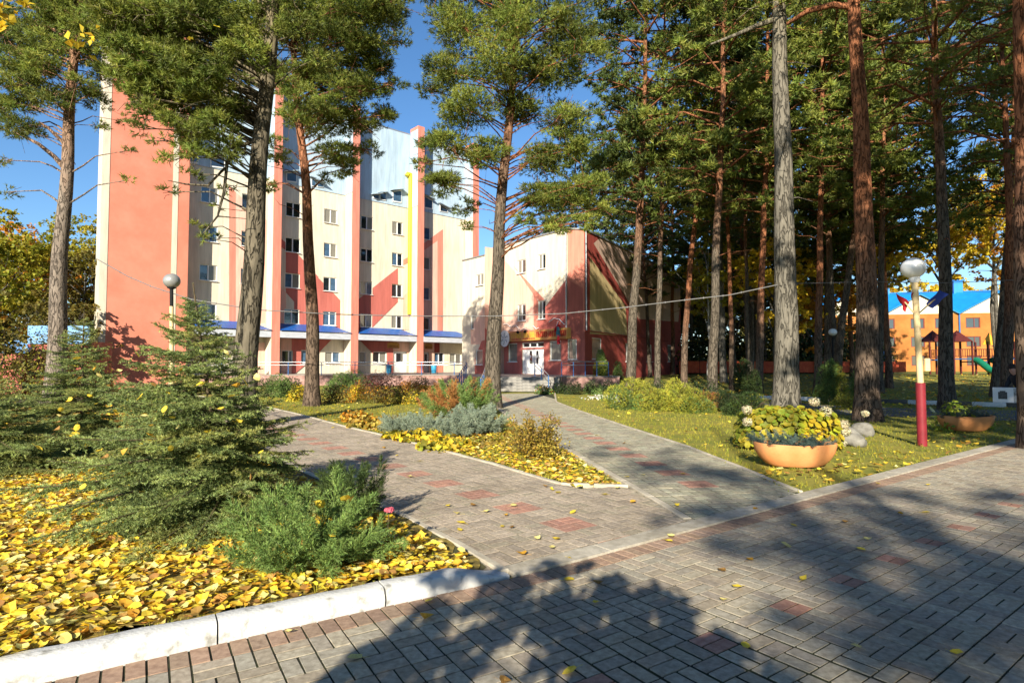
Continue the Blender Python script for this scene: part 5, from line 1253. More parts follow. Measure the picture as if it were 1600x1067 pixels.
bl = [('green spreading juniper behind the left pine', 'juniper_shrub', 437, 30.0, 1.25, 1.15, [(M_jg, 3), (M_jd, 2)], NT, .10, 3500), ('small yellow shrub beside the leaning pine', 'shrub', 428 + 38, 26.5, .5, .8, [(M_ly, 1), (M_lg, 1)], LEAF2, .07, 1800),
      ('brown green round shrub right of the leaning pine', 'shrub', 527, 25.2, .75, .85, [(M_lol, 3), (M_lo, 1)], LEAF2, .06, 2400), ('bronze bushy shrub on the lawn', 'shrub', 590, 25.0, .85, .80, [(M_lol, 3), (M_lo, 1)], LEAF2, .06, 2400), ('yellow sided shrub on the lawn', 'shrub', 632, 24.8, .7, .80, [(M_lg, 2), (M_ly, 1), (M_lol, 1)], LEAF2, .06, 2400),
      ('orange leaved shrub behind the bronze one', 'shrub', 562, 28, .5, .95, [(M_lo, 1), (M_ly, 1)], LEAF2, .07, 1800), ('maroon barberry hedge below the terrace', 'hedge', 590, 31, 1.6, 1.35, [(mat('leaf_maroon', (.06, .02, .018), .7, .3, 2, col2=(.14, .045, .03), tint=True, trans=.2), 1)], LEAF2, .07, 1700),
      ('dark green juniper by the terrace wall', 'juniper_shrub', 545, 34, 1.3, 1.4, [(M_jg, 1), (M_jd, 1)], NT, .11, 2400), ('clipped dark round shrub at the ramp foot', 'shrub', 699, 28.5, .55, .85, [(M_blk, 1)], LEAF2, .05, 4200),
      ('peach orange low shrub under the terrace', 'shrub', 640, 35, .8, .75, [(M_lo, 2), (M_rust, 1)], LEAF2, .08, 1500), ('orange low shrub left of the clipped dark one', 'shrub', 668, 33, .9, .6, [(M_lo, 2), (M_ly, 1)], LEAF2, .08, 1500), ('dark shrub under the terrace wall', 'shrub', 652, 39, .9, 1.0, [(M_blk, 1)], LEAF2, .07, 1500),
      ('dark clipped ball shrub right of the steps', 'shrub', 896, 32.5, .52, .80, [(M_blk, 1)], LEAF2, .05, 4600), ('lighter green clipped ball shrub right of the dark one', 'shrub', 926, 32.8, .55, .85, [(M_jg, 1), (M_blk, 1)], LEAF2, .05, 4600), ('dark low shrub beside the steps', 'shrub', 874, 33.4, .45, .75, [(M_blk, 1), (M_jd, 1)], LEAF2, .06, 3000),
      ('green plant by the steps with orange foot', 'shrub', 848, 32.5, .6, .55, [(M_jg, 2), (M_lo, 1)], LEAF2, .09, 1600), ('upright thuja before the entrance railing', 'thuja_shrub', 938, 40.0, .5, 2.1, [(M_gold, 1), (M_jg, 2)], NT, .10, 4200), ('shaded narrow thuja by the red side wall', 'thuja_shrub', 966, 41, .45, 1.9, [(M_jd, 1)], NT, .10, 3000),
      ('rounded dark shrub under the side wall', 'shrub', 955, 36, .8, .8, [(M_blk, 1)], LEAF2, .07, 1800), ('dark shrub behind the golden junipers', 'shrub', 1090, 27, 1.3, 1.1, [(M_blk, 2), (M_jd, 1)], LEAF2, .07, 1600), ('shaded hedge plant near the corner pine', 'shrub', 1035, 30, 1.2, 1.0, [(M_jd, 1), (M_blk, 1)], LEAF2, .07, 1600),
      ('conical green thuja left of the orange barked pine', 'thuja_shrub', 1297, 24.0, .62, 1.85, [(M_gold, 1), (M_jg, 2)], NT, .09, 4400), ('low golden shrub at the foot of the conical thuja', 'shrub', 1326, 21.5, .6, .55, [(M_gold, 1)], NT, .08, 3000), ('thuja half hidden behind the orange barked pine', 'thuja_shrub', 1338, 25.5, .5, 1.5, [(M_jg, 1)], NT, .09, 3600),
      ('dark conical thuja in the wood left of the thickest pine', 'thuja_shrub', 1165, 30, .7, 2.0, [(M_jd, 1)], NT, .10, 3000), ('yellow green leafy shrub behind the right planter', 'shrub', 1493, 14.6, .58, .78, [(leafmat('leaf_lime', (.20, .28, .03), (.42, .46, .06)), 1)], LEAF, .085, 900),
      ('green shrub behind the far planter end', 'shrub', 1512, 15.2, .5, .6, [(leafmat('leaf_lime', (.20, .28, .03), (.42, .46, .06)), 1)], LEAF, .085, 800), ('dry brown bush thicket at the left edge behind the spruces', 'shrub', 10, 26, 3.4, 3.6, [(M_lol, 2), (M_lg, 1)], LEAF2, .09, 420), ('dry golden bush thicket left of the far-left pine', 'shrub', 55, 32, 3.6, 4.6, [(M_lol, 1), (M_lg, 1)], LEAF2, .10, 380)]
for k, (lab, nm, px, Y, rx, h, mm, T, sz, per) in enumerate(bl):
    conic = 'thuja' in nm
    mound(nm, lab, px, Y, rx, h, mm, 120 + k, per, sz, T=T, lump=3 if conic else 6, base=(*gp_(px, Y)[:2], z_t if Y >= 39.5 and px < 960 and conic else ground_z(0, Y)))

# twiggy spirea at the tip of the island bed
r = np.random.default_rng(9); sp = empty('spirea_shrub', (.42, 10.25, 0), 0, 'twiggy spirea bush thinning to yellow brown leaves at the island tip', 'shrub'); sm = MB(); q = []
for i in range(110):
    a = r.random() * 6.28; p = r.uniform(.15, 1.25); L_ = r.uniform(.5, .95); e = Vector((math.cos(a) * math.cos(p) * .72, math.sin(a) * math.cos(p) * .72, math.sin(p) * .95)) * L_; m1 = e * .5 + Vector((0, 0, .06)); sm.tube([(e.x * .1, e.y * .1, 0), m1, e], [.007, .005, .002], 3, cap=False)
    for k in range(34): t = r.uniform(.25, 1.05); q.append(tuple((m1.lerp(e, (t - .5) * 2) if t > .5 else m1 * (t * 2)) + Vector(r.normal(size=3)) * .045))
tag(sm.build('stems', M_twig, sp), kind='stuff'); q = np.array(q)
M_sp = leafmat('leaf_spirea', (.30, .20, .04), (.46, .36, .06))
V, Tn = scatter(LEAF2[0] * .036, LEAF2[1], q, basis(unit(len(q), r) + [0, 0, .5], r.random(len(q)) * 6.28), r.uniform(.6, 1.3, len(q))); tag(link('foliage', np_mesh('foliage', V, Tn, M_sp, tint_arr(len(q), 4, .5, 1.3, r=r)), sp), kind='stuff')
# groundcover of the island bed
for k, (px, Y, rx, h, lab, mm, sz) in enumerate([(655, 12.9, .75, .2, 'low yellow hosta clump under the blue junipers', [(M_ly, 1), (M_lg, 1)], .12), (590, 15.5, .8, .3, 'peach coloured fading perennial clump by the left path', [(M_lo, 1), (M_sp, 2)], .11), (560, 17.0, .5, .35, 'small orange perennial clump near the lawn', [(M_lo, 2), (M_sp, 1)], .09),
        (800, 12.0, .75, .28, 'ochre groundcover left of the spirea', [(M_sp, 2), (M_gold, 1)], .07), (700, 11.4, .6, .16, 'bright yellow hosta leaves near the path edge', [(M_ly, 2), (M_lg, 1)], .12), (630, 15.8, .5, .25, 'yellow green spreading perennial', [(M_lg, 1), (M_gold, 1)], .08), (760, 15.9, .7, .25, 'rusty heather patch at the foot of the centre pine', [(M_rust, 2), (M_gold, 1)], .06),
        (960, 27.5, 1.6, .2, 'white flowering groundcover by the clipped balls', [(mat('flower_white', (.55, .56, .48), .7, .1, 3, tint=True), 1), (M_jg, 2)], .08)]):
    mound('perennial_plant', lab, px, Y, rx, h, mm, 170 + k, 1500, sz, T=LEAF, lump=7, stems=False, cat='plant')

# hydrangea with round leaves and cream flower heads
r = np.random.default_rng(19); hy = empty('hydrangea_shrub', (5.35, 11.6, 0), 0, 'big yellowing hydrangea with cream flower heads behind the orange planter', 'shrub')
RL = [(0, 0, 0)] + [(math.cos(t) * (.5 + .06 * math.cos(2 * t)), math.sin(t) * .5, .10 * abs(math.sin(t)) + .04 * math.cos(3 * t)) for t in np.linspace(0, 2 * math.pi, 8, endpoint=False)]
RLT = (np.array(RL), np.array([[0, i + 1, (i + 1) % 8 + 1] for i in range(8)]))
n = 1200; u = unit(n, r); u[:, 2] = np.abs(u[:, 2]) * .9 + .05; q = u * (np.abs(u).max(1, keepdims=True) ** -.55) * [.98, .62, .78] * r.uniform(.8, 1.0, (n, 1)); q[:, 2] += .02
V, Tn = scatter(RLT[0] * .125, RLT[1], q, basis(u * [1, 1, .6] + [0, -.35, .55] + r.normal(size=(n, 3)) * .3, r.random(n) * 6.28), r.uniform(.6, 1.15, n))
M_hy = leafmat('leaf_hydrangea', (.20, .24, .025), (.50, .42, .03)); link('foliage', np_mesh('foliage', V, Tn, M_hy, tint_arr(n, 9, .55, 1.2, hue=.25, r=r)), hy)
sm = MB(); [sm.tube([(0, 0, 0), Vector(x) * .5, Vector(x) * .95], [.01, .008, .004], 4, cap=False) for x in q[::18]]; tag(sm.build('stems', M_twig, hy), kind='stuff')
M_hf = mat('flower_cream', (.44, .39, .25), .8, .15, 20, col2=(.64, .60, .42), tint=True, trans=.3)
for px, py, s in ((1167, 640, .12), (1168, 659, .11), (1272, 628, .12), (1291, 643, .14), (1318, 663, .13), (1188, 676, .10), (1280, 678, .12), (1316, 692, .09), (1352, 646, .08), (1321, 675, .11)):
    x, y, z = P(px, py, 11.25); s *= .78; nn = 210; u = unit(nn, r); V, Tn = scatter(LEAF2[0] * .034, LEAF2[1], u * [s, s, s * .85] * r.uniform(.85, 1.05, (nn, 1)), basis(u + r.normal(size=u.shape) * .2, r.random(nn) * 6.28), r.uniform(.7, 1.2, nn))
    link('flower_head', np_mesh('flower_head', V, Tn, M_hf, tint_arr(nn, 4, .7, 1.15, r=r)), hy, None, Vector((x, y, z)) - hy.location)

# planters
M_ter = mat('planter_orange', (.52, .20, .065), .6, .12, 3, col2=(.62, .27, .10), bump=.15, bscale=40); M_potsoil = mat('potting_soil', (.05, .035, .02), .95)
def planter(base, rz, lab, l=1.3, seed=1):
    r = np.random.default_rng(seed); root = empty('planter', base, rz, lab, 'planter', 'orange boat shaped planters on the lawn'); mb = MB(); n = 28; rings = []
    prof = [(.58, 0), (.70, .03), (.85, .12), (.95, .22), (1.0, .325), (.985, .34), (.93, .335), (.90, .28)]
    for k, z in prof:
        for j in range(n):
            t = 2 * math.pi * j / n; ct, st = math.cos(t), math.sin(t); p = 2.7; kk = (abs(ct) ** p + abs(st) ** p) ** (-1 / p); rings.append((ct * kk * l / 2 * k, st * kk * .30 * (k * .8 + .2), z + (.03 * abs(ct) if z > .3 else 0)))
    mb.add(rings, [(i * n + j, i * n + (j + 1) % n, (i + 1) * n + (j + 1) % n, (i + 1) * n + j) for i in range(len(prof) - 1) for j in range(n)], 0, True); mb.add(rings[:n], [tuple(range(n - 1, -1, -1))])
    mb.build('bowl', M_ter, root); MB().add([(x * .99, y * .99, .30) for x, y, z in rings[-n:]], [tuple(range(n))]).build('soil', M_potsoil, root)
    for i in range(34):
        a = r.random() * 6.28; x = r.uniform(-.42, .42) * l; o = link('spray', SPR[i % 3], root, None, (x, r.uniform(-.14, .14), .31), (r.normal() * .3, -rad(r.uniform(-5, 30)), a), (.34, .30, .26)); o.material_slots[0].link = 'OBJECT'; o.material_slots[0].material = M_jbd
    return root
M_jbd = jmat('juniper_blue_deep', (.04, .075, .07), (.10, .15, .135))
x, y = G(1254, 731); planter((x, y + .25, .0), -.12, 'orange boat shaped planter with dark blue juniper before the hydrangea', 1.25, 1)
x, y = G(1522, 674); planter((x, y + .25, .0), .0, 'orange boat shaped planter farther right past the globe lamp post', 1.3, 2)

# stones by the big pine
M_rock = mat('boulder_grey', (.13, .12, .10), .85, .2, 6, col2=(.25, .235, .20), bump=.5, bscale=14)
for k, (px, py, s, lab) in enumerate(((1328, 688, .24, 'grey boulder close behind the hydrangea'), (1354, 680, .22, 'pale grey boulder leaning at the foot of the big pine'), (1340, 696, .18, 'small flat grey stone before the boulders'))):
    r = np.random.default_rng(400 + k); me = bpy.data.meshes.new('boulder'); import bmesh; bm = bmesh.new(); bmesh.ops.create_icosphere(bm, subdivisions=3, radius=s)
    from mathutils import noise
    for v in bm.verts: d = noise.noise(v.co * 3 / s * .35 + Vector((k * 9, 0, 0))); v.co *= 1 + .35 * d; v.co.z *= .8; v.co.x *= 1.25
    for f in bm.faces: f.smooth = True
    bm.to_mesh(me); bm.free(); x, y = G(px, py); tag(link('boulder', me, None, M_rock, (x, y + s * .6, s * .45), (0, 0, k)), lab, 'stone', 'stones near the big pine')

# ------------------------------------------------------------------ fallen leaves and grass
def leaf_shape(seed, lob=5, curl=.25):
    r = np.random.default_rng(seed); n = 7; V = [(0, 0, 0)]
    for i in range(n):
        t = 2 * math.pi * i / n; R_ = .5 * (1 + .16 * math.cos(lob * t) + r.normal() * .05); x, y = R_ * math.cos(t), R_ * math.sin(t) * .92; V.append((x, y, curl * (x * x * r.uniform(.3, 1.5) + abs(y) * r.uniform(-.1, .9)) + r.normal() * .02))
    return np.array(V), np.array([[0, i + 1, (i + 1) % n + 1] for i in range(n)])
LS = [leaf_shape(i, (5, 3, 5, 4)[i], (.45, .8, .3, 1.1)[i]) for i in range(4)]
M_fl = [mat('fallen_leaf_yellow', (.76, .53, .03), .55, .2, 9, col2=(.86, .68, .09), tint=True, trans=.3, spec=.3), mat('fallen_leaf_pale', (.64, .52, .16), .6, .2, 9, col2=(.80, .70, .28), tint=True, trans=.25), mat('fallen_leaf_brown', (.26, .13, .035), .7, .2, 9, col2=(.42, .24, .06), tint=True, trans=.2), mat('fallen_leaf_orange', (.55, .28, .03), .6, .2, 9, col2=(.66, .38, .04), tint=True, trans=.3)]
def strew(name, pts, zf, size, w, seed, lay_h=.03, tilt=.24):
    r = np.random.default_rng(seed); n = len(pts); pts = np.array(pts); k = r.choice(4, n, p=w); sh = r.integers(4, size=n); z = zf(pts[:, 0], pts[:, 1])
    for m in range(4):
        VV, TT, tc, b = [], [], [], 0
        for s_ in range(4):
            s = (k == m) & (sh == s_); c = int(s.sum())
            if not c: continue
            D = np.array([0, 0, 1.]) + r.normal(size=(c, 3)) * tilt * [1, 1, .1]; D[:, 2] = np.abs(D[:, 2]); pos = np.column_stack([pts[s], z[s] + r.random(c) * lay_h + .012])
            V, T = scatter(LS[s_][0], LS[s_][1], pos, basis(D, r.random(c) * 6.28), size * r.uniform(.45, 1.35, c)); VV.append(V); TT.append(T + b); b += len(V); tc.append(tint_arr(c, 8, .7, 1.2, .1, r=r))
        if VV: tag(link(name, np_mesh(name, np.concatenate(VV), np.concatenate(TT), M_fl[m], np.concatenate(tc))), kind='stuff')
def sample(poly, n, seed, dens=None):
    r = np.random.default_rng(seed); P_ = np.array(poly); lo_, hi = P_.min(0), P_.max(0); q = r.uniform(lo_, hi, (n, 2)); q = q[pip_np(q[:, 0], q[:, 1], poly)]
    if dens is not None: q = q[r.random(len(q)) < dens(q[:, 0], q[:, 1])]
    return q
def blot(X, Y, s=1.3, o=0.): return .5 + .25 * np.sin(X * s + 1.3 + o) * np.cos(Y * s * .8 + o) + .25 * np.sin(X * s * 2.3 + Y * s * 1.7 + o)
def bz_np(X, Y):
    b = (X - U0) * math.sin(TH) - (Y - V0) * math.cos(TH); d = -.2 - b; s = (X - U0) * math.cos(TH) + (Y - V0) * math.sin(TH)
    return .012 + .085 * np.clip(1 - d / 2.2, 0, None) * (1 - sstep(.9, 1.7, s))
nb = [(-7, -1), (-3.5, 1.95), K(-1, -.40)[:2], K(.6, -.40)[:2], K(1.5, -.42)[:2], (-.34, 4.86), (-.68, 5.30), (-1.22, 6.1), (-3.4, 8.95), (-5.0, 11.0), (-9, 11), (-9, 3)]
strew('fallen_leaves', sample(nb, 60000, 1, lambda X, Y: np.clip(1.35 - .6 * blot(X, Y, 2.0), .1, 1) * np.where(Y < 6.2, 1, .75)), bz_np, .064, [.54, .22, .12, .12], 1, .03)
nb2 = [(-5.0, 11.0), (-6.3, 13.0), (-9.8, 17.6), (-13.8, 22.3), (-24, 24), (-22, 8), (-9, 3), (-9, 11)]
strew('fallen_leaves', sample(nb2, 16000, 2, lambda X, Y: .45 + .5 * blot(X, Y, .6)), lambda X, Y: 0 * X, .125, [.40, .2, .25, .15], 2)
ib = [(1.46, 7.84), (.80, 7.80), (-.38, 9.85), (-2.83, 13.5), (-3.6, 14.6), (-2.0, 15.2), (.1, 14.5), (.65, 12.5), (1.0, 10.9)]
strew('fallen_leaves', sample(ib, 12000, 3, lambda X, Y: np.clip(1.0 - (Y - 9.5) * .10, .3, 1) * np.clip(1.2 - .7 * blot(X, Y, 3.), .2, 1)), lambda X, Y: -.015 + 0 * X, .066, [.46, .24, .18, .12], 3, .04)
lawnR = [(3.48, 7.75)] + rp_r[1:4] + [(2.2, 30), (14, 30), (20, 21)] + [K(s, -.43)[:2] for s in (14, 11, 8, 6.2)]
strew('fallen_leaves', sample(lawnR, 9000, 4, lambda X, Y: np.clip(.85 * np.exp(-((X - 4.6) ** 2 + (Y - 8.6) ** 2) / 5) + .10 * blot(X, Y, .7) + .25 * np.exp(-((Y - .8 * X - 4) ** 2) / 3), 0, 1)), lambda X, Y: -.015 + 0 * X, .085, [.42, .2, .26, .12], 4)
lawnI = [(-4.3, 15.5), (-6.9, 19.2), (-9.0, 22.2), (-14, 28), (-9, 33), (-3, 31), (-1.2, 24), (-.3, 19), (.1, 15.5)]
strew('fallen_leaves', sample(lawnI, 3600, 5, lambda X, Y: .15 + .6 * np.exp(-(Y - 15.5 + .5 * (X + 4)) ** 2 / 6)), lambda X, Y: -.015 + 0 * X, .10, [.3, .2, .35, .15], 5)
farR = [(12, 24), (30, 17), (60, 30), (60, 60), (16, 60), (9, 34)]
strew('fallen_leaves', sample(farR, 9000, 6, lambda X, Y: .2 + .6 * blot(X, Y, .35)), lambda X, Y: gz_np(X, Y) - .01, .16, [.34, .06, .35, .25], 6)
# grass
gb = needles(5, 1., .16, 5, 38); M_gr1 = mat('grass_blades', (.20, .24, .025), .7, .3, .9, col2=(.46, .40, .06), tint=True, trans=.3, thr=(.3, .7))
def grass(poly, n, seed, z, h, dens=None):
    r = np.random.default_rng(seed); q = sample(poly, n, seed, dens); c = len(q); Z_ = z(q[:, 0], q[:, 1]); D = np.array([0, 0, 1.]) + r.normal(size=(c, 3)) * .15
    V, T = scatter(gb[0], gb[1], np.column_stack([q, Z_]), basis(D, r.random(c) * 6.28), h * r.uniform(.6, 1.3, c)); tag(link('grass', np_mesh('grass', V, T, M_gr1, tint_arr(c, len(gb[0]), .6, 1.3, .12, r=r))), kind='stuff')
gl = lambda X, Y: -.03 + 0 * X
grass(lawnR, 30000, 11, gl, .062, lambda X, Y: np.clip(1.3 - Y * .03, .3, 1)); grass(lawnI, 12000, 12, gl, .07); grass(ib, 7000, 16, gl, .07)
grass(nb, 12000, 13, bz_np, .055, lambda X, Y: blot(X, Y, 2.0, 1.) ** 2); grass([(13, 24.5), (24, 21), (34, 19.5), (40, 30), (18, 40), (12, 32)], 9000, 14, gl, .09)
grass([K(-3, -.37)[:2], K(1.2, -.37)[:2], K(1.2, -.44)[:2], K(-3, -.44)[:2]], 3500, 15, lambda X, Y: .085 + 0 * X, .035)
# single leaves lying on the paving
lf_me = []
for i in range(8):
    V, T = LS[i % 4]; m = M_fl[[0, 1, 0, 3, 1, 0, 0, 2][i]]; st = MB().tube([(-.4, 0, .02), (-.75, .05, .05), (-1.0, .12, .03)], .012, 4); Vs = np.array(st.v); Fs = np.array([list(f) for f in st.f if len(f) == 4]); Ts = np.concatenate([Fs[:, [0, 1, 2]], Fs[:, [0, 2, 3]]]) + len(V)
    lf_me.append(np_mesh('fallen_leaf', np.concatenate([V, Vs]), np.concatenate([T, Ts]), m, np.full((len(V) + len(Vs), 3), 1. if i < 4 else .85)))
spot = [(445, 975), (450, 988), (670, 938), (665, 965), (555, 1028), (930, 942), (889, 905), (936, 912), (1045, 845), (1048, 838), (893, 872), (815, 866), (863, 855), (868, 843), (785, 822), (800, 824), (718, 828), (714, 803), (720, 816), (790, 805), (802, 790), (862, 765), (872, 769), (853, 760), (905, 760), (965, 763), (944, 772), (990, 785), (1005, 742), (1058, 790), (1067, 740), (1128, 892), (1152, 917), (1130, 938), (1165, 1008), (1172, 875), (1228, 852), (1256, 905), (1240, 820), (1322, 816), (1345, 858), (1355, 843), (1447, 800), (1408, 803), (1338, 1010), (1495, 1022), (890, 1048), (788, 1064), (700, 790), (640, 745), (655, 720), (600, 700), (560, 692), (620, 712), (520, 668), (975, 693), (932, 680), (760, 800), (895, 800), (1180, 795), (1195, 748), (1450, 758), (1372, 755), (740, 790), (980, 745), (840, 842)]
for k, (px, py) in enumerate(spot):
    x, y = G(px, py, .01); b = (x - U0) * math.sin(TH) - (y - V0) * math.cos(TH)
    o = link('fallen_leaf', lf_me[k % 8], None, None, (x, y, .012), (rng.normal() * .12, rng.normal() * .12, rng.random() * 6.28), rng.uniform(.055, .088))
    if b > -.25: tag(o, 'single yellow leaf lying on the basket weave road bricks', 'leaf', 'leaves on the road')
    elif x > 1.7 - (y - 6.2) * .14: tag(o, 'single yellow leaf lying on the grey green right path', 'leaf', 'leaves on the right path')
    else: tag(o, 'single yellow leaf lying on the left path', 'leaf', 'leaves on the left path')
# leaves caught in the big spruce and juniper
R8 = np.random.default_rng(8)
for k, (px, py, Y) in enumerate([(258, 640, 5.3), (196, 706, 5.0), (215, 555, 5.9), (205, 565, 5.9), (245, 580, 5.6), (238, 602, 5.6), (70, 655, 5.6), (110, 625, 5.7), (60, 700, 5.4), (105, 765, 4.9), (130, 760, 4.9), (330, 620, 5.4), (225, 650, 5.3), (90, 672, 5.4), (120, 668, 5.4), (180, 645, 5.5), (268, 700, 5.0), (370, 603, 5.8), (385, 600, 5.8), (400, 590, 5.9), (407, 712, 5.6), (390, 745, 5.2), (408, 706, 5.6), (345, 640, 5.5), (200, 626, 5.6), (150, 575, 6.2), (120, 560, 6.6), (352, 552, 5.8), (267, 520, 6.1), (165, 715, 5.1), (95, 640, 5.6), (140, 620, 5.7), (220, 620, 5.6)]):
    x, y, z = P(px, py, Y); tag(link('fallen_leaf', lf_me[(k * 3) % 8], None, None, (x, y, z), (R8.normal() * .6 + .4, R8.normal() * .5, R8.random() * 6.28), R8.uniform(.055, .085)), 'yellow leaf caught on the boughs of the large young spruce', 'leaf', 'leaves caught in the spruce')
for k in range(38):
    a_ = R8.random() * 6.28; q_ = R8.random() ** .5; px, py = 235 + 150 * q_ * math.cos(a_), 645 + 85 * q_ * math.sin(a_)
    zq = max(.15, H - (py - 570) / 925 * 5.4); Rr = 1.62 * max(0, 1 - zq / 2.42) ** 1.1; Y_ = 6.15 - Rr * R8.uniform(.62, .85); x, y, z = P(px, py, Y_)
    tag(link('fallen_leaf', lf_me[(k * 5) % 8], None, None, (x, y, z), (R8.normal() * .3 + .3, R8.normal() * .3, R8.random() * 6.28), R8.uniform(.045, .075)), 'yellow leaf caught on the boughs of the large young spruce', 'leaf', 'leaves caught in the spruce')
for k, (px, py, Y) in enumerate([(540, 780, 4.7), (550, 783, 4.7), (518, 832, 4.3), (434, 857, 4.3), (407, 873, 4.2), (470, 850, 4.3), (448, 866, 4.2), (500, 790, 4.6)]):
    x, y, z = P(px, py, Y); tag(link('fallen_leaf', lf_me[(k * 3) % 8], None, None, (x, y, z), (R8.normal() * .6 + .5, R8.normal() * .5, R8.random() * 6.28), R8.uniform(.08, .10)), 'yellow leaf caught in the bright green juniper', 'leaf', 'leaves caught in the juniper')

# ================================================================== LAMPS, WIRES, FAR THINGS
M_globe = mat('globe_opal', (.78, .77, .74), .25, .03, 3, spec=.5); M_gglobe = mat('globe_grey', (.30, .30, .29), .3, .15, 4, spec=.5, metal=.3); M_cr = mat('post_cream', (.66, .50, .26), .6, .1, 5); M_mar = mat('post_maroon', (.20, .018, .025), .5, .15, 6)
def globe(px, py, rr, Y, m, name, root, mm=None):
    c = Vector(P(px, py, Y)) - root.location; mb = MB(); mb.lathe([(0, -rr * .9)] + [(rr * math.cos(t), rr * .92 * math.sin(t)) for t in np.linspace(-1.3, 1.45, 14)] + [(0, rr * .92)], tuple(c), 24); return mb.build('globe', m, root)
lx, ly = G(1441, 694); L1 = empty('street_lamp', (lx, ly, 0), 0, 'leaning cream lamp post with maroon foot, white globe and small flags', 'lamp')
tp = Vector(P(1429, 437, ly)) - L1.location; mid = Vector(P(1438, 598, ly)) - L1.location
MB().tube([Vector((0, 0, -.05)), mid], .088, 16).build('post_foot', M_mar, L1); MB().tube([mid, tp], .058, 14).build('pole', M_cr, L1); MB().lathe([(.07, -.06), (.10, 0), (.10, .07), (.08, .1)], tuple(tp), 16).build('collar', M_white, L1)
globe(1427, 419, .225, ly, M_globe, 'globe', L1)
MB().box((0, 0, 0), (.10, .05, .26), 0, 0, .01).build('hatch', M_cr, L1, Vector(P(1440, 570, ly)) - L1.location + Vector((.06, -.07, 0)))
hub = Vector(P(1433, 493, ly)) - L1.location
for (a, b, m, poly, lab) in (((1433, 495), (1412, 470), M_flr, [(1400, 457), (1422, 473), (1414, 488), (1407, 474)], 'red pennant pointing left'), ((1433, 492), (1462, 466), M_flb, [(1447, 475), (1468, 452), (1482, 460), (1457, 482)], 'dark blue flag pointing right'), ((1431, 480), (1430, 460), M_flr, [(1424, 458), (1432, 456), (1431, 476), (1426, 470)], 'red pennant behind the pole')):
    A_, B_ = Vector(P(*a, ly)) - L1.location, Vector(P(*b, ly)) - L1.location; MB().tube([A_, B_], .014, 6).build('flag_stick', M_cr, L1)
    q = [Vector(P(x, y, ly - .05 + .05 * i % 2)) - L1.location for i, (x, y) in enumerate(poly)]; mb = MB(); nq = 6; vs = []
    for j in range(nq + 1):
        for i in range(nq + 1): u_, v_ = i / nq, j / nq; p = q[0].lerp(q[1], u_).lerp(q[3].lerp(q[2], u_), v_); vs.append((p.x, p.y + .03 * math.sin(u_ * 7 + v_ * 3), p.z))
    tag(mb.add(vs, [(j * (nq + 1) + i, j * (nq + 1) + i + 1, (j + 1) * (nq + 1) + i + 1, (j + 1) * (nq + 1) + i) for j in range(nq) for i in range(nq)], 0, True).build('flag', m, L1), lab)
x, y, z = P(270, 600, 17.0); L2 = empty('street_lamp', (x, y, 0), 0, 'brown lamp post with mirror grey globe behind the large spruce', 'lamp')
t2 = Vector(P(268, 450, 17)) - L2.location; MB().tube([(0, 0, 0), t2 * .86], .055, 10).build('pole', M_cr, L2); MB().tube([t2 * .86, t2], .05, 10).lathe([(.05, -.04), (.12, 0), (.12, .04), (.07, .07)], tuple(t2), 12).build('collar', M_dark, L2); globe(268.5, 439, .23, 17, M_gglobe, 'globe', L2)
x, y, z = P(1301, 600, 33); L3 = empty('street_lamp', (x, y, 0), 0, 'small distant grey globe lamp in the shaded wood', 'lamp'); t3 = Vector(P(1301, 527, 33)) - L3.location; MB().tube([(0, 0, 0), t3], .05, 8).build('pole', M_dark, L3); globe(1301, 519, .22, 33, M_globe, 'globe', L3)
# light string between the trees
M_wire = mat('cable_grey', (.16, .155, .15), .7)
def cable(name, label, pts, r_=.014, bulbs=True):
    q = [Vector(P(*p)) for p in pts]; c = q[0]; out = []
    for a, b in zip(q[:-1], q[1:]):
        for i in range(8): t = i / 8; p = a.lerp(b, t); out.append(p - c)
    out.append(q[-1] - c); root = empty(name, c, 0, label, 'cable'); MB().tube(out, r_, 5).build('wire', M_wire, root)
    if bulbs:
        for i in range(3, len(out) - 1, 3): MB().lathe([(0, -.04), (.014, -.03), (.016, 0), (.010, .02), (.010, .04)], tuple(out[i]), 6).build('bulb_socket', M_wire, root)
    return root
cable('light_string', 'sagging grey wire strung from the left to the thickest pine across the buildings', [(150, 404, 19), (200, 432, 19), (240, 449, 19), (300, 468, 19), (400, 484, 19.3), (520, 491, 20), (640, 494, 20.8), (770, 494, 21.6), (880, 490, 21), (980, 480, 20.4), (1060, 470, 19.8), (1140, 461, 19.2), (1215, 445, 18.4)], .017)
cable('light_string', 'thin wire running on from the thickest pine to the right edge', [(1240, 443, 18.4), (1300, 442, 18), (1360, 440, 17.6), (1475, 442, 17), (1600, 437, 15)], .009, False)

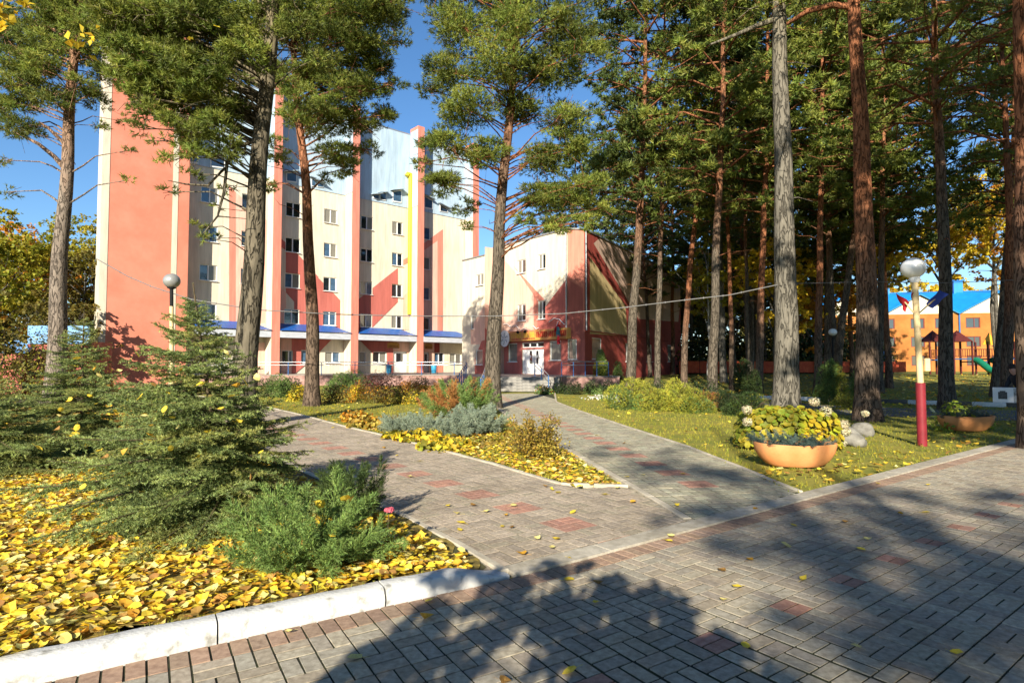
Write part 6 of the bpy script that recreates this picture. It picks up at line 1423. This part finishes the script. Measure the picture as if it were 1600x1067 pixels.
# orange building beyond the playground
OB = Wall((50.0, 96.5), (93, 86.5)); oz = .6; M_or = mat('render_orange', (.33, .115, .025), .85, .1, .6, col2=(.42, .165, .04)); M_crm = mat('gable_cream', (.62, .55, .42), .85, .1, .8); M_sky = mat('roof_bright_blue', (.01, .20, .52), .4, .1, 1, spec=.5); M_mred = mat('window_maroon', (.16, .03, .025), .5)
ob = empty('orange_building', (*OB.pt(0, 0)[:2], 0), 0, 'three storey orange building with cream gables and bright blue roof beyond the playground', 'building')
oh = []; sw = []; s = 1.6
while s < OB.L - 2:
    sw.append(s); s += 4.2 if len(sw) % 2 else 3.4
for s in sw:
    for z in (1.6, 4.55, 7.45): oh.append((s, s + 1.95, z + oz - .75, z + oz + .85))
wv = OB.build('wall', M_or, 0, OB.L, -.2, 9.0 + oz, oh, [], ob, reveal=.2)
MB().prism([tuple(Vector(OB.pt(a, 0, -b)[:2]) - ob.location.xy) for a, b in ((0, 13), (OB.L, 13), (OB.L, .22), (0, .22))][::-1][::-1], -.2, 9 + oz).build('core', M_or, ob)
W2 = {}
for h in oh:
    c = Vector(OB.pt((h[0] + h[1]) / 2, (h[2] + h[3]) / 2, -.12)) - ob.location
    if not W2:
        mb = MB(); [mb.box((sx * .91, 0, 0), (.13, .06, 1.6)) for sx in (-1, 1)]; [mb.box((0, 0, sz * .74), (1.69, .06, .12)) for sz in (-1, 1)]; mb.box((.2, 0, 0), (.12, .06, 1.36)); me = bpy.data.meshes.new('window'); me.from_pydata(mb.v, [], mb.f); me.materials.append(M_mred); W2['m'] = me
        pb = MB().box((0, 0, 0), (1.8, .03, 1.5)); pm = bpy.data.meshes.new('pane'); pm.from_pydata(pb.v, [], pb.f); pm.materials.append(M_glass); W2['p'] = pm
    o = link('window', W2['m'], ob, None, c, (0, 0, OB.ang)); p = link('pane', W2['p'], o, None, (0, .03, 0))
gw = 10.6; s = -1.2; zb = 9.0 + oz
while s < OB.L:
    s1 = s + gw; mid = (s + s1) / 2; zp = zb + 3.1; a_, b_ = max(s, 0), min(s1, OB.L); L_ = lambda s_, z_, o_: tuple(Vector(OB.pt(s_, z_, o_)) - ob.location)
    ga = [(s, zb), (s1, zb), (mid, zp - .15)]; MB().add([L_(q[0], q[1], .01) for q in ga] + [L_(q[0], q[1], -.3) for q in ga], [(0, 1, 2), (5, 4, 3), (0, 3, 4, 1), (1, 4, 5, 2), (2, 5, 3, 0)]).build('gable', M_crm, ob)
    zr = zb + 4.0
    for (x0, x1) in ((s, mid), (mid, s1)):
        za, zc2 = (zb, zp) if x0 == s else (zp, zb); q = [L_(x0, za - .1, .5), L_(x1, zc2 - .1, .5), L_(x1, zr, -6), L_(x0, zr - .02, -6)]
        MB().add(q + [tuple(Vector(v) + Vector((0, 0, .14))) for v in q], [(3, 2, 1, 0), (4, 5, 6, 7), (0, 1, 5, 4), (1, 2, 6, 5), (2, 3, 7, 6), (3, 0, 4, 7)]).build('roof', M_sky, ob)
    c = L_(s + .1, 0, .12); MB().tube([(c[0], c[1], 0), (c[0], c[1], zb)], .12, 6).build('downpipe', M_bluep, ob)
    c = L_(mid - 3.4, zr + .4, -4.5); ch = MB().box((0, 0, 0), (1.3, 1.1, 2.4)).build('chimney', M_sky, ob, c, (0, 0, OB.ang)); MB().box((0, 0, 0), (1.8, 1.5, .2)).build('cap', M_sky, ch, (0, 0, 1.3)); s = s1
# playground
M_pr = mat('play_maroon', (.08, .014, .012), .6, .2, 6); M_py = mat('play_yellow', (.60, .33, .03), .5); M_pg = mat('play_green', (.01, .16, .09), .4); M_pb = mat('play_blue', (.02, .07, .18), .5)
pgx, pgy = (1510 - 800) / 925 * 62, 62; pz = ground_z(0, 62)
pg = empty('playground_tower', (pgx, pgy, pz), 0, 'maroon climbing frame with roofs, yellow flag panel and green slides', 'playground')
for x in (-4.4, -2.6, -1.9, .0, 1.6, 3.0, 4.4):
    for y in (-.8, .8): MB().box((0, 0, 1.7), (.13, .13, 3.4)).build('post', M_pr, pg, (x, y, 0))
for (x0, x1, z) in ((-4.4, -2.6, 1.5), (-1.9, 0, 1.6), (0, 1.6, 1.3), (1.6, 4.4, 1.6)): MB().box((0, 0, 0), (x1 - x0, 1.6, .12)).build('platform', M_pb, pg, ((x0 + x1) / 2, 0, z))
for (x0, x1, z) in ((-4.4, -2.6, 1.6), (-1.9, 1.6, 1.7), (1.6, 4.4, 1.7)):
    for zz_ in (z + .9, z + .15): MB().box((0, -.8, 0), (x1 - x0, .06, .07)).build('rail', M_pr, pg, ((x0 + x1) / 2, 0, zz_))
    x = x0 + .2
    while x < x1: MB().box((0, -.8, 0), (.05, .04, .8)).build('baluster', M_pr, pg, (x, 0, z + .5)); x += .24
for x, w in ((-.95, 1.9), (-3.5, 1.7)): MB().add([(-w / 2, -1, 0), (w / 2, -1, 0), (w / 2, 1, 0), (-w / 2, 1, 0), (0, 0, 1.2)], [(0, 1, 4), (1, 2, 4), (2, 3, 4), (3, 0, 4), (3, 2, 1, 0)]).build('roof', M_pr, pg, (x, 0, 3.4))
MB().add([(-.1, 0, 0), (1.5, 0, -.1), (.6, 0, 1.2), (-.1, .08, 0), (1.5, .08, -.1), (.6, .08, 1.2)], [(0, 1, 2), (5, 4, 3), (0, 3, 4, 1), (1, 4, 5, 2), (2, 5, 3, 0)]).build('panel', M_py, pg, (1.2, -.8, 3.1))
for x in (.3, 2.0): MB().tube([(x, -.8, 1.5), (x, -1.4, 1.3), (x, -2.6, .5), (x, -3.2, .25)], [.30, .33, .33, .3], 10).build('slide', M_pg, pg)
MB().tube([(4.4, -.6, 1.7), (5.4, -.9, 1.5), (6.6, -1.2, .6), (7.0, -1.3, .1)], .09, 6).build('arch', M_pr, pg)
# orange-red netting fence in the wood
M_net = mat('fence_red_panel', (.36, .045, .02), .8, .2, 2, col2=(.50, .10, .035))
fx0 = Vector(((1060 - 800) / 925 * 62, 62)); fx1 = Vector(((1425 - 800) / 925 * 70, 70)); fn = empty('fence', (*fx0, .6), math.atan2(8, fx1.x - fx0.x), 'low red panel fence running through the dark wood', 'fence'); fl = (fx1 - fx0).length
for i in range(int(fl / 2.5)): MB().box((0, 0, 0), (2.42, .04, 1.25), 0, 0, .01).build('panel', M_net, fn, (i * 2.5 + 1.25, 0, .75)); MB().box((0, 0, 0), (.06, .07, 1.6)).build('post', M_dark, fn, (i * 2.5, 0, .75))
# blue shed at the left
M_sb = mat('shed_light_blue', (.16, .32, .55), .5, .15, 2)
sx_, sy_, _ = P(112, 530, 34); sd = empty('shed', (sx_, sy_, 0), .05, 'small low shed with bright blue sheet roof beside the salmon slab', 'shed')
MB().box((0, 0, 1.45), (3.0, 2.5, 2.9)).build('wall', M_red, sd); MB().box((0, 0, 0), (3.3, .1, 1.0)).build('parapet', M_sb, sd, (.2, -1.3, 3.25)); 
n = 30; MB().add([v for i in range(n + 1) for v in ((-3.3 + 2.2 * i / n, -1.9, 2.2 + .03 * (i % 2)), (-3.3 + 2.2 * i / n, -.4, 2.95 + .03 * (i % 2)))], [(2 * i, 2 * i + 2, 2 * i + 3, 2 * i + 1) for i in range(n)]).build('roof_sheet', M_sb, sd)
MB().box((0, 0, 1.1), (2.0, 1.6, 2.2)).build('porch', M_red, sd, (-2.3, -1.0, 0))
# undergrowth closing the wood
R9 = np.random.default_rng(91)
for k, (x, y, rx, h) in enumerate([(12 + i * 6.2, 74 + R9.normal() * 3, 5.2, R9.uniform(6, 9)) for i in range(6)] + [(50 + i * 7, 104, 4, 4) for i in range(2)] + [(-60 + i * 7, 66 + R9.normal() * 4, 5.5, R9.uniform(7, 10)) for i in range(5)]):
    far = mound('undergrowth_bush', None, 0, 0, rx, h, [(M_jd, 2), (M_blk, 1), (M_lol, 1)], 500 + k, 110, .34, T=LEAF2, base=(x, y, .5), lump=8, stems=False); tag(far, 'dark wild bush closing the wood behind the trunks', 'bush', 'dark bushes at the back of the wood')
R10 = np.random.default_rng(3); cl = [(R10.uniform(-90, 190), R10.uniform(118, 150), R10.uniform(1, 11), R10.uniform(5, 8), 6) for _ in range(130)]
V, T, tc = leafcloud(cl, 1.3, .9, R10); tag(link('far_woods', np_mesh('far_woods', V, T, M_lol, tc)), kind='stuff')

# person carrying a printed white box
def skin(name, verts, edges, radii, m, parent, sub=2, root=0):
    me = bpy.data.meshes.new(name); me.from_pydata(verts, edges, []); o = bpy.data.objects.new(name, me); COL.objects.link(o); sk = o.modifiers.new('skin', 'SKIN'); me.materials.append(m)
    for i, v in enumerate(me.skin_vertices[0].data): v.radius = (radii[i], radii[i] if not isinstance(radii[i], tuple) else radii[i][1]) if not isinstance(radii[i], tuple) else radii[i]; v.use_root = i == root
    s = o.modifiers.new('sub', 'SUBSURF'); s.levels = sub; s.render_levels = sub
    dg = bpy.context.evaluated_depsgraph_get(); m2 = bpy.data.meshes.new_from_object(o.evaluated_get(dg)); bpy.data.objects.remove(o)
    for p in m2.polygons: p.use_smooth = True
    return link(name, m2, parent)
M_jk = mat('jacket_dark', (.02, .02, .025), .85, .2, 8); M_jn = mat('jeans', (.08, .12, .19), .85, .2, 12); M_sk = mat('skin_tone', (.50, .26, .19), .6, .08, 6); M_hair = mat('hair_dark', (.02, .013, .01), .7)
pb_ = (P(1598, 650, 16.6)[0], 16.6, 0); pe = empty('person', pb_, 0, 'person in dark jacket and jeans stooping over a white printed box', 'person')
skin('jeans', [(0, 0, .92), (-.1, 0, .86), (-.14, -.08, .48), (-.16, .0, .09), (-.2, -.14, .05), (.1, .02, .86), (.13, .10, .48), (.15, .22, .09), (.13, .08, .05)], [(0, 1), (1, 2), (2, 3), (3, 4), (0, 5), (5, 6), (6, 7), (7, 8)], [.14, .105, .075, .055, .045, .105, .075, .055, .045], M_jn, pe)
skin('jacket', [(0, 0, .90), (-.06, -.04, 1.06), (-.16, -.07, 1.22), (-.24, -.08, 1.30), (-.22, -.26, 1.24), (-.34, -.34, 1.02), (-.42, -.22, .86), (-.18, .13, 1.24), (-.30, .14, 1.02), (-.44, .04, .86)], [(0, 1), (1, 2), (2, 3), (3, 4), (4, 5), (5, 6), (2, 7), (7, 8), (8, 9)], [.15, .16, .17, .07, .075, .055, .045, .075, .055, .045], M_jk, pe)
hd = skin('head', [(-.25, -.08, 1.30), (-.28, -.08, 1.38), (-.31, -.08, 1.47), (-.34, -.08, 1.53)], [(0, 1), (1, 2), (2, 3)], [.05, .075, .095, .07], M_sk, pe)
MB().lathe([(0, .11), (.06, .10), (.105, .03), (.10, -.04), (.07, -.06)], (0, 0, 0), 14).build('hair', M_hair, pe, (-.30, -.06, 1.51), (.1, -.25, 0)); MB().lathe([(0, -.03), (.014, -.01), (.012, .02), (0, .03)], (0, 0, 0), 6).build('nose', M_sk, pe, (-.405, -.10, 1.45))
for s_ in (-1, 1): MB().lathe([(0, -.012), (.011, 0), (0, .012)], (0, 0, 0), 6).build('eye', M_dark, pe, (-.385, -.08 + s_ * .035, 1.48)); MB().lathe([(0, -.035), (.018, 0), (0, .035)], (0, 0, 0), 6).build('ear', M_sk, pe, (-.29, -.08 + s_ * .095, 1.46))
for s_, (hx, hy_, hz) in ((-1, (-.44, -.20, .83)), (1, (-.46, .04, .83))):
    MB().box((0, 0, 0), (.05, .08, .09), 0, 0, .012).build('hand', M_sk, pe, (hx, hy_, hz))
    for f_ in range(4): MB().tube([(hx - .01, hy_ - .03 + f_ * .02, hz - .03), (hx - .03, hy_ - .03 + f_ * .02, hz - .075), (hx - .055, hy_ - .03 + f_ * .02, hz - .09)], [.010, .009, .007], 5).build('finger', M_sk, pe)
    MB().tube([(hx, hy_ - .04, hz), (hx - .03, hy_ - .055, hz - .03)], [.011, .008], 5).build('thumb', M_sk, pe)
bx = empty('carried_box', P(1574, 617, 16.2), 0, 'white cardboard box printed with a dark appliance picture, carried at the right edge', 'box'); bx.rotation_euler = (0, 0, -.69)
MB().box((0, 0, 0), (.62, .34, .40), 0, 0, .004).build('carton', mat('carton_white', (.70, .70, .70), .6, .04, 6), bx, (0, 0, 0), (0, 0, 0)); M_prn = mat('print_dark', (.03, .03, .03), .5, .3, 30, col2=(.09, .09, .09))
MB().box((0, 0, 0), (.19, .004, .19)).box((0, -.001, .11), (.12, .004, .03)).build('picture', M_prn, bx, (-.10, -.174, -.01)); MB().box((0, 0, 0), (.17, .004, .38)).build('printed_end', mat('print_grey', (.08, .08, .08), .5, .5, 12, col2=(.45, .45, .45)), bx, (.215, -.174, 0)); MB().box((0, 0, 0), (.03, .005, .06)).build('letter', M_prn, bx, (-.10, -.176, .02))


# pink sedum head by the juniper
fx_, fy_, fz_ = P(608, 797, 5.35); sd2 = empty('sedum_plant', (fx_, fy_, 0), 0, 'single pink sedum flower head between the juniper and the left path', 'flower')
MB().tube([(0, 0, 0), (-.01, 0, fz_ * .5), (0, 0, fz_)], .004, 5).build('stem', M_twig, sd2); u = unit(120, R8); u[:, 2] = np.abs(u[:, 2])
V, Tn = scatter(LEAF2[0] * .016, LEAF2[1], u * [.045, .045, .022] + [0, 0, fz_], basis(u, R8.random(120) * 6.28), R8.uniform(.7, 1.3, 120)); link('flower_head', np_mesh('flower_head', V, Tn, mat('flower_pink', (.50, .10, .15), .7, .15, 30, tint=True), tint_arr(120, 4, r=R8)), sd2)
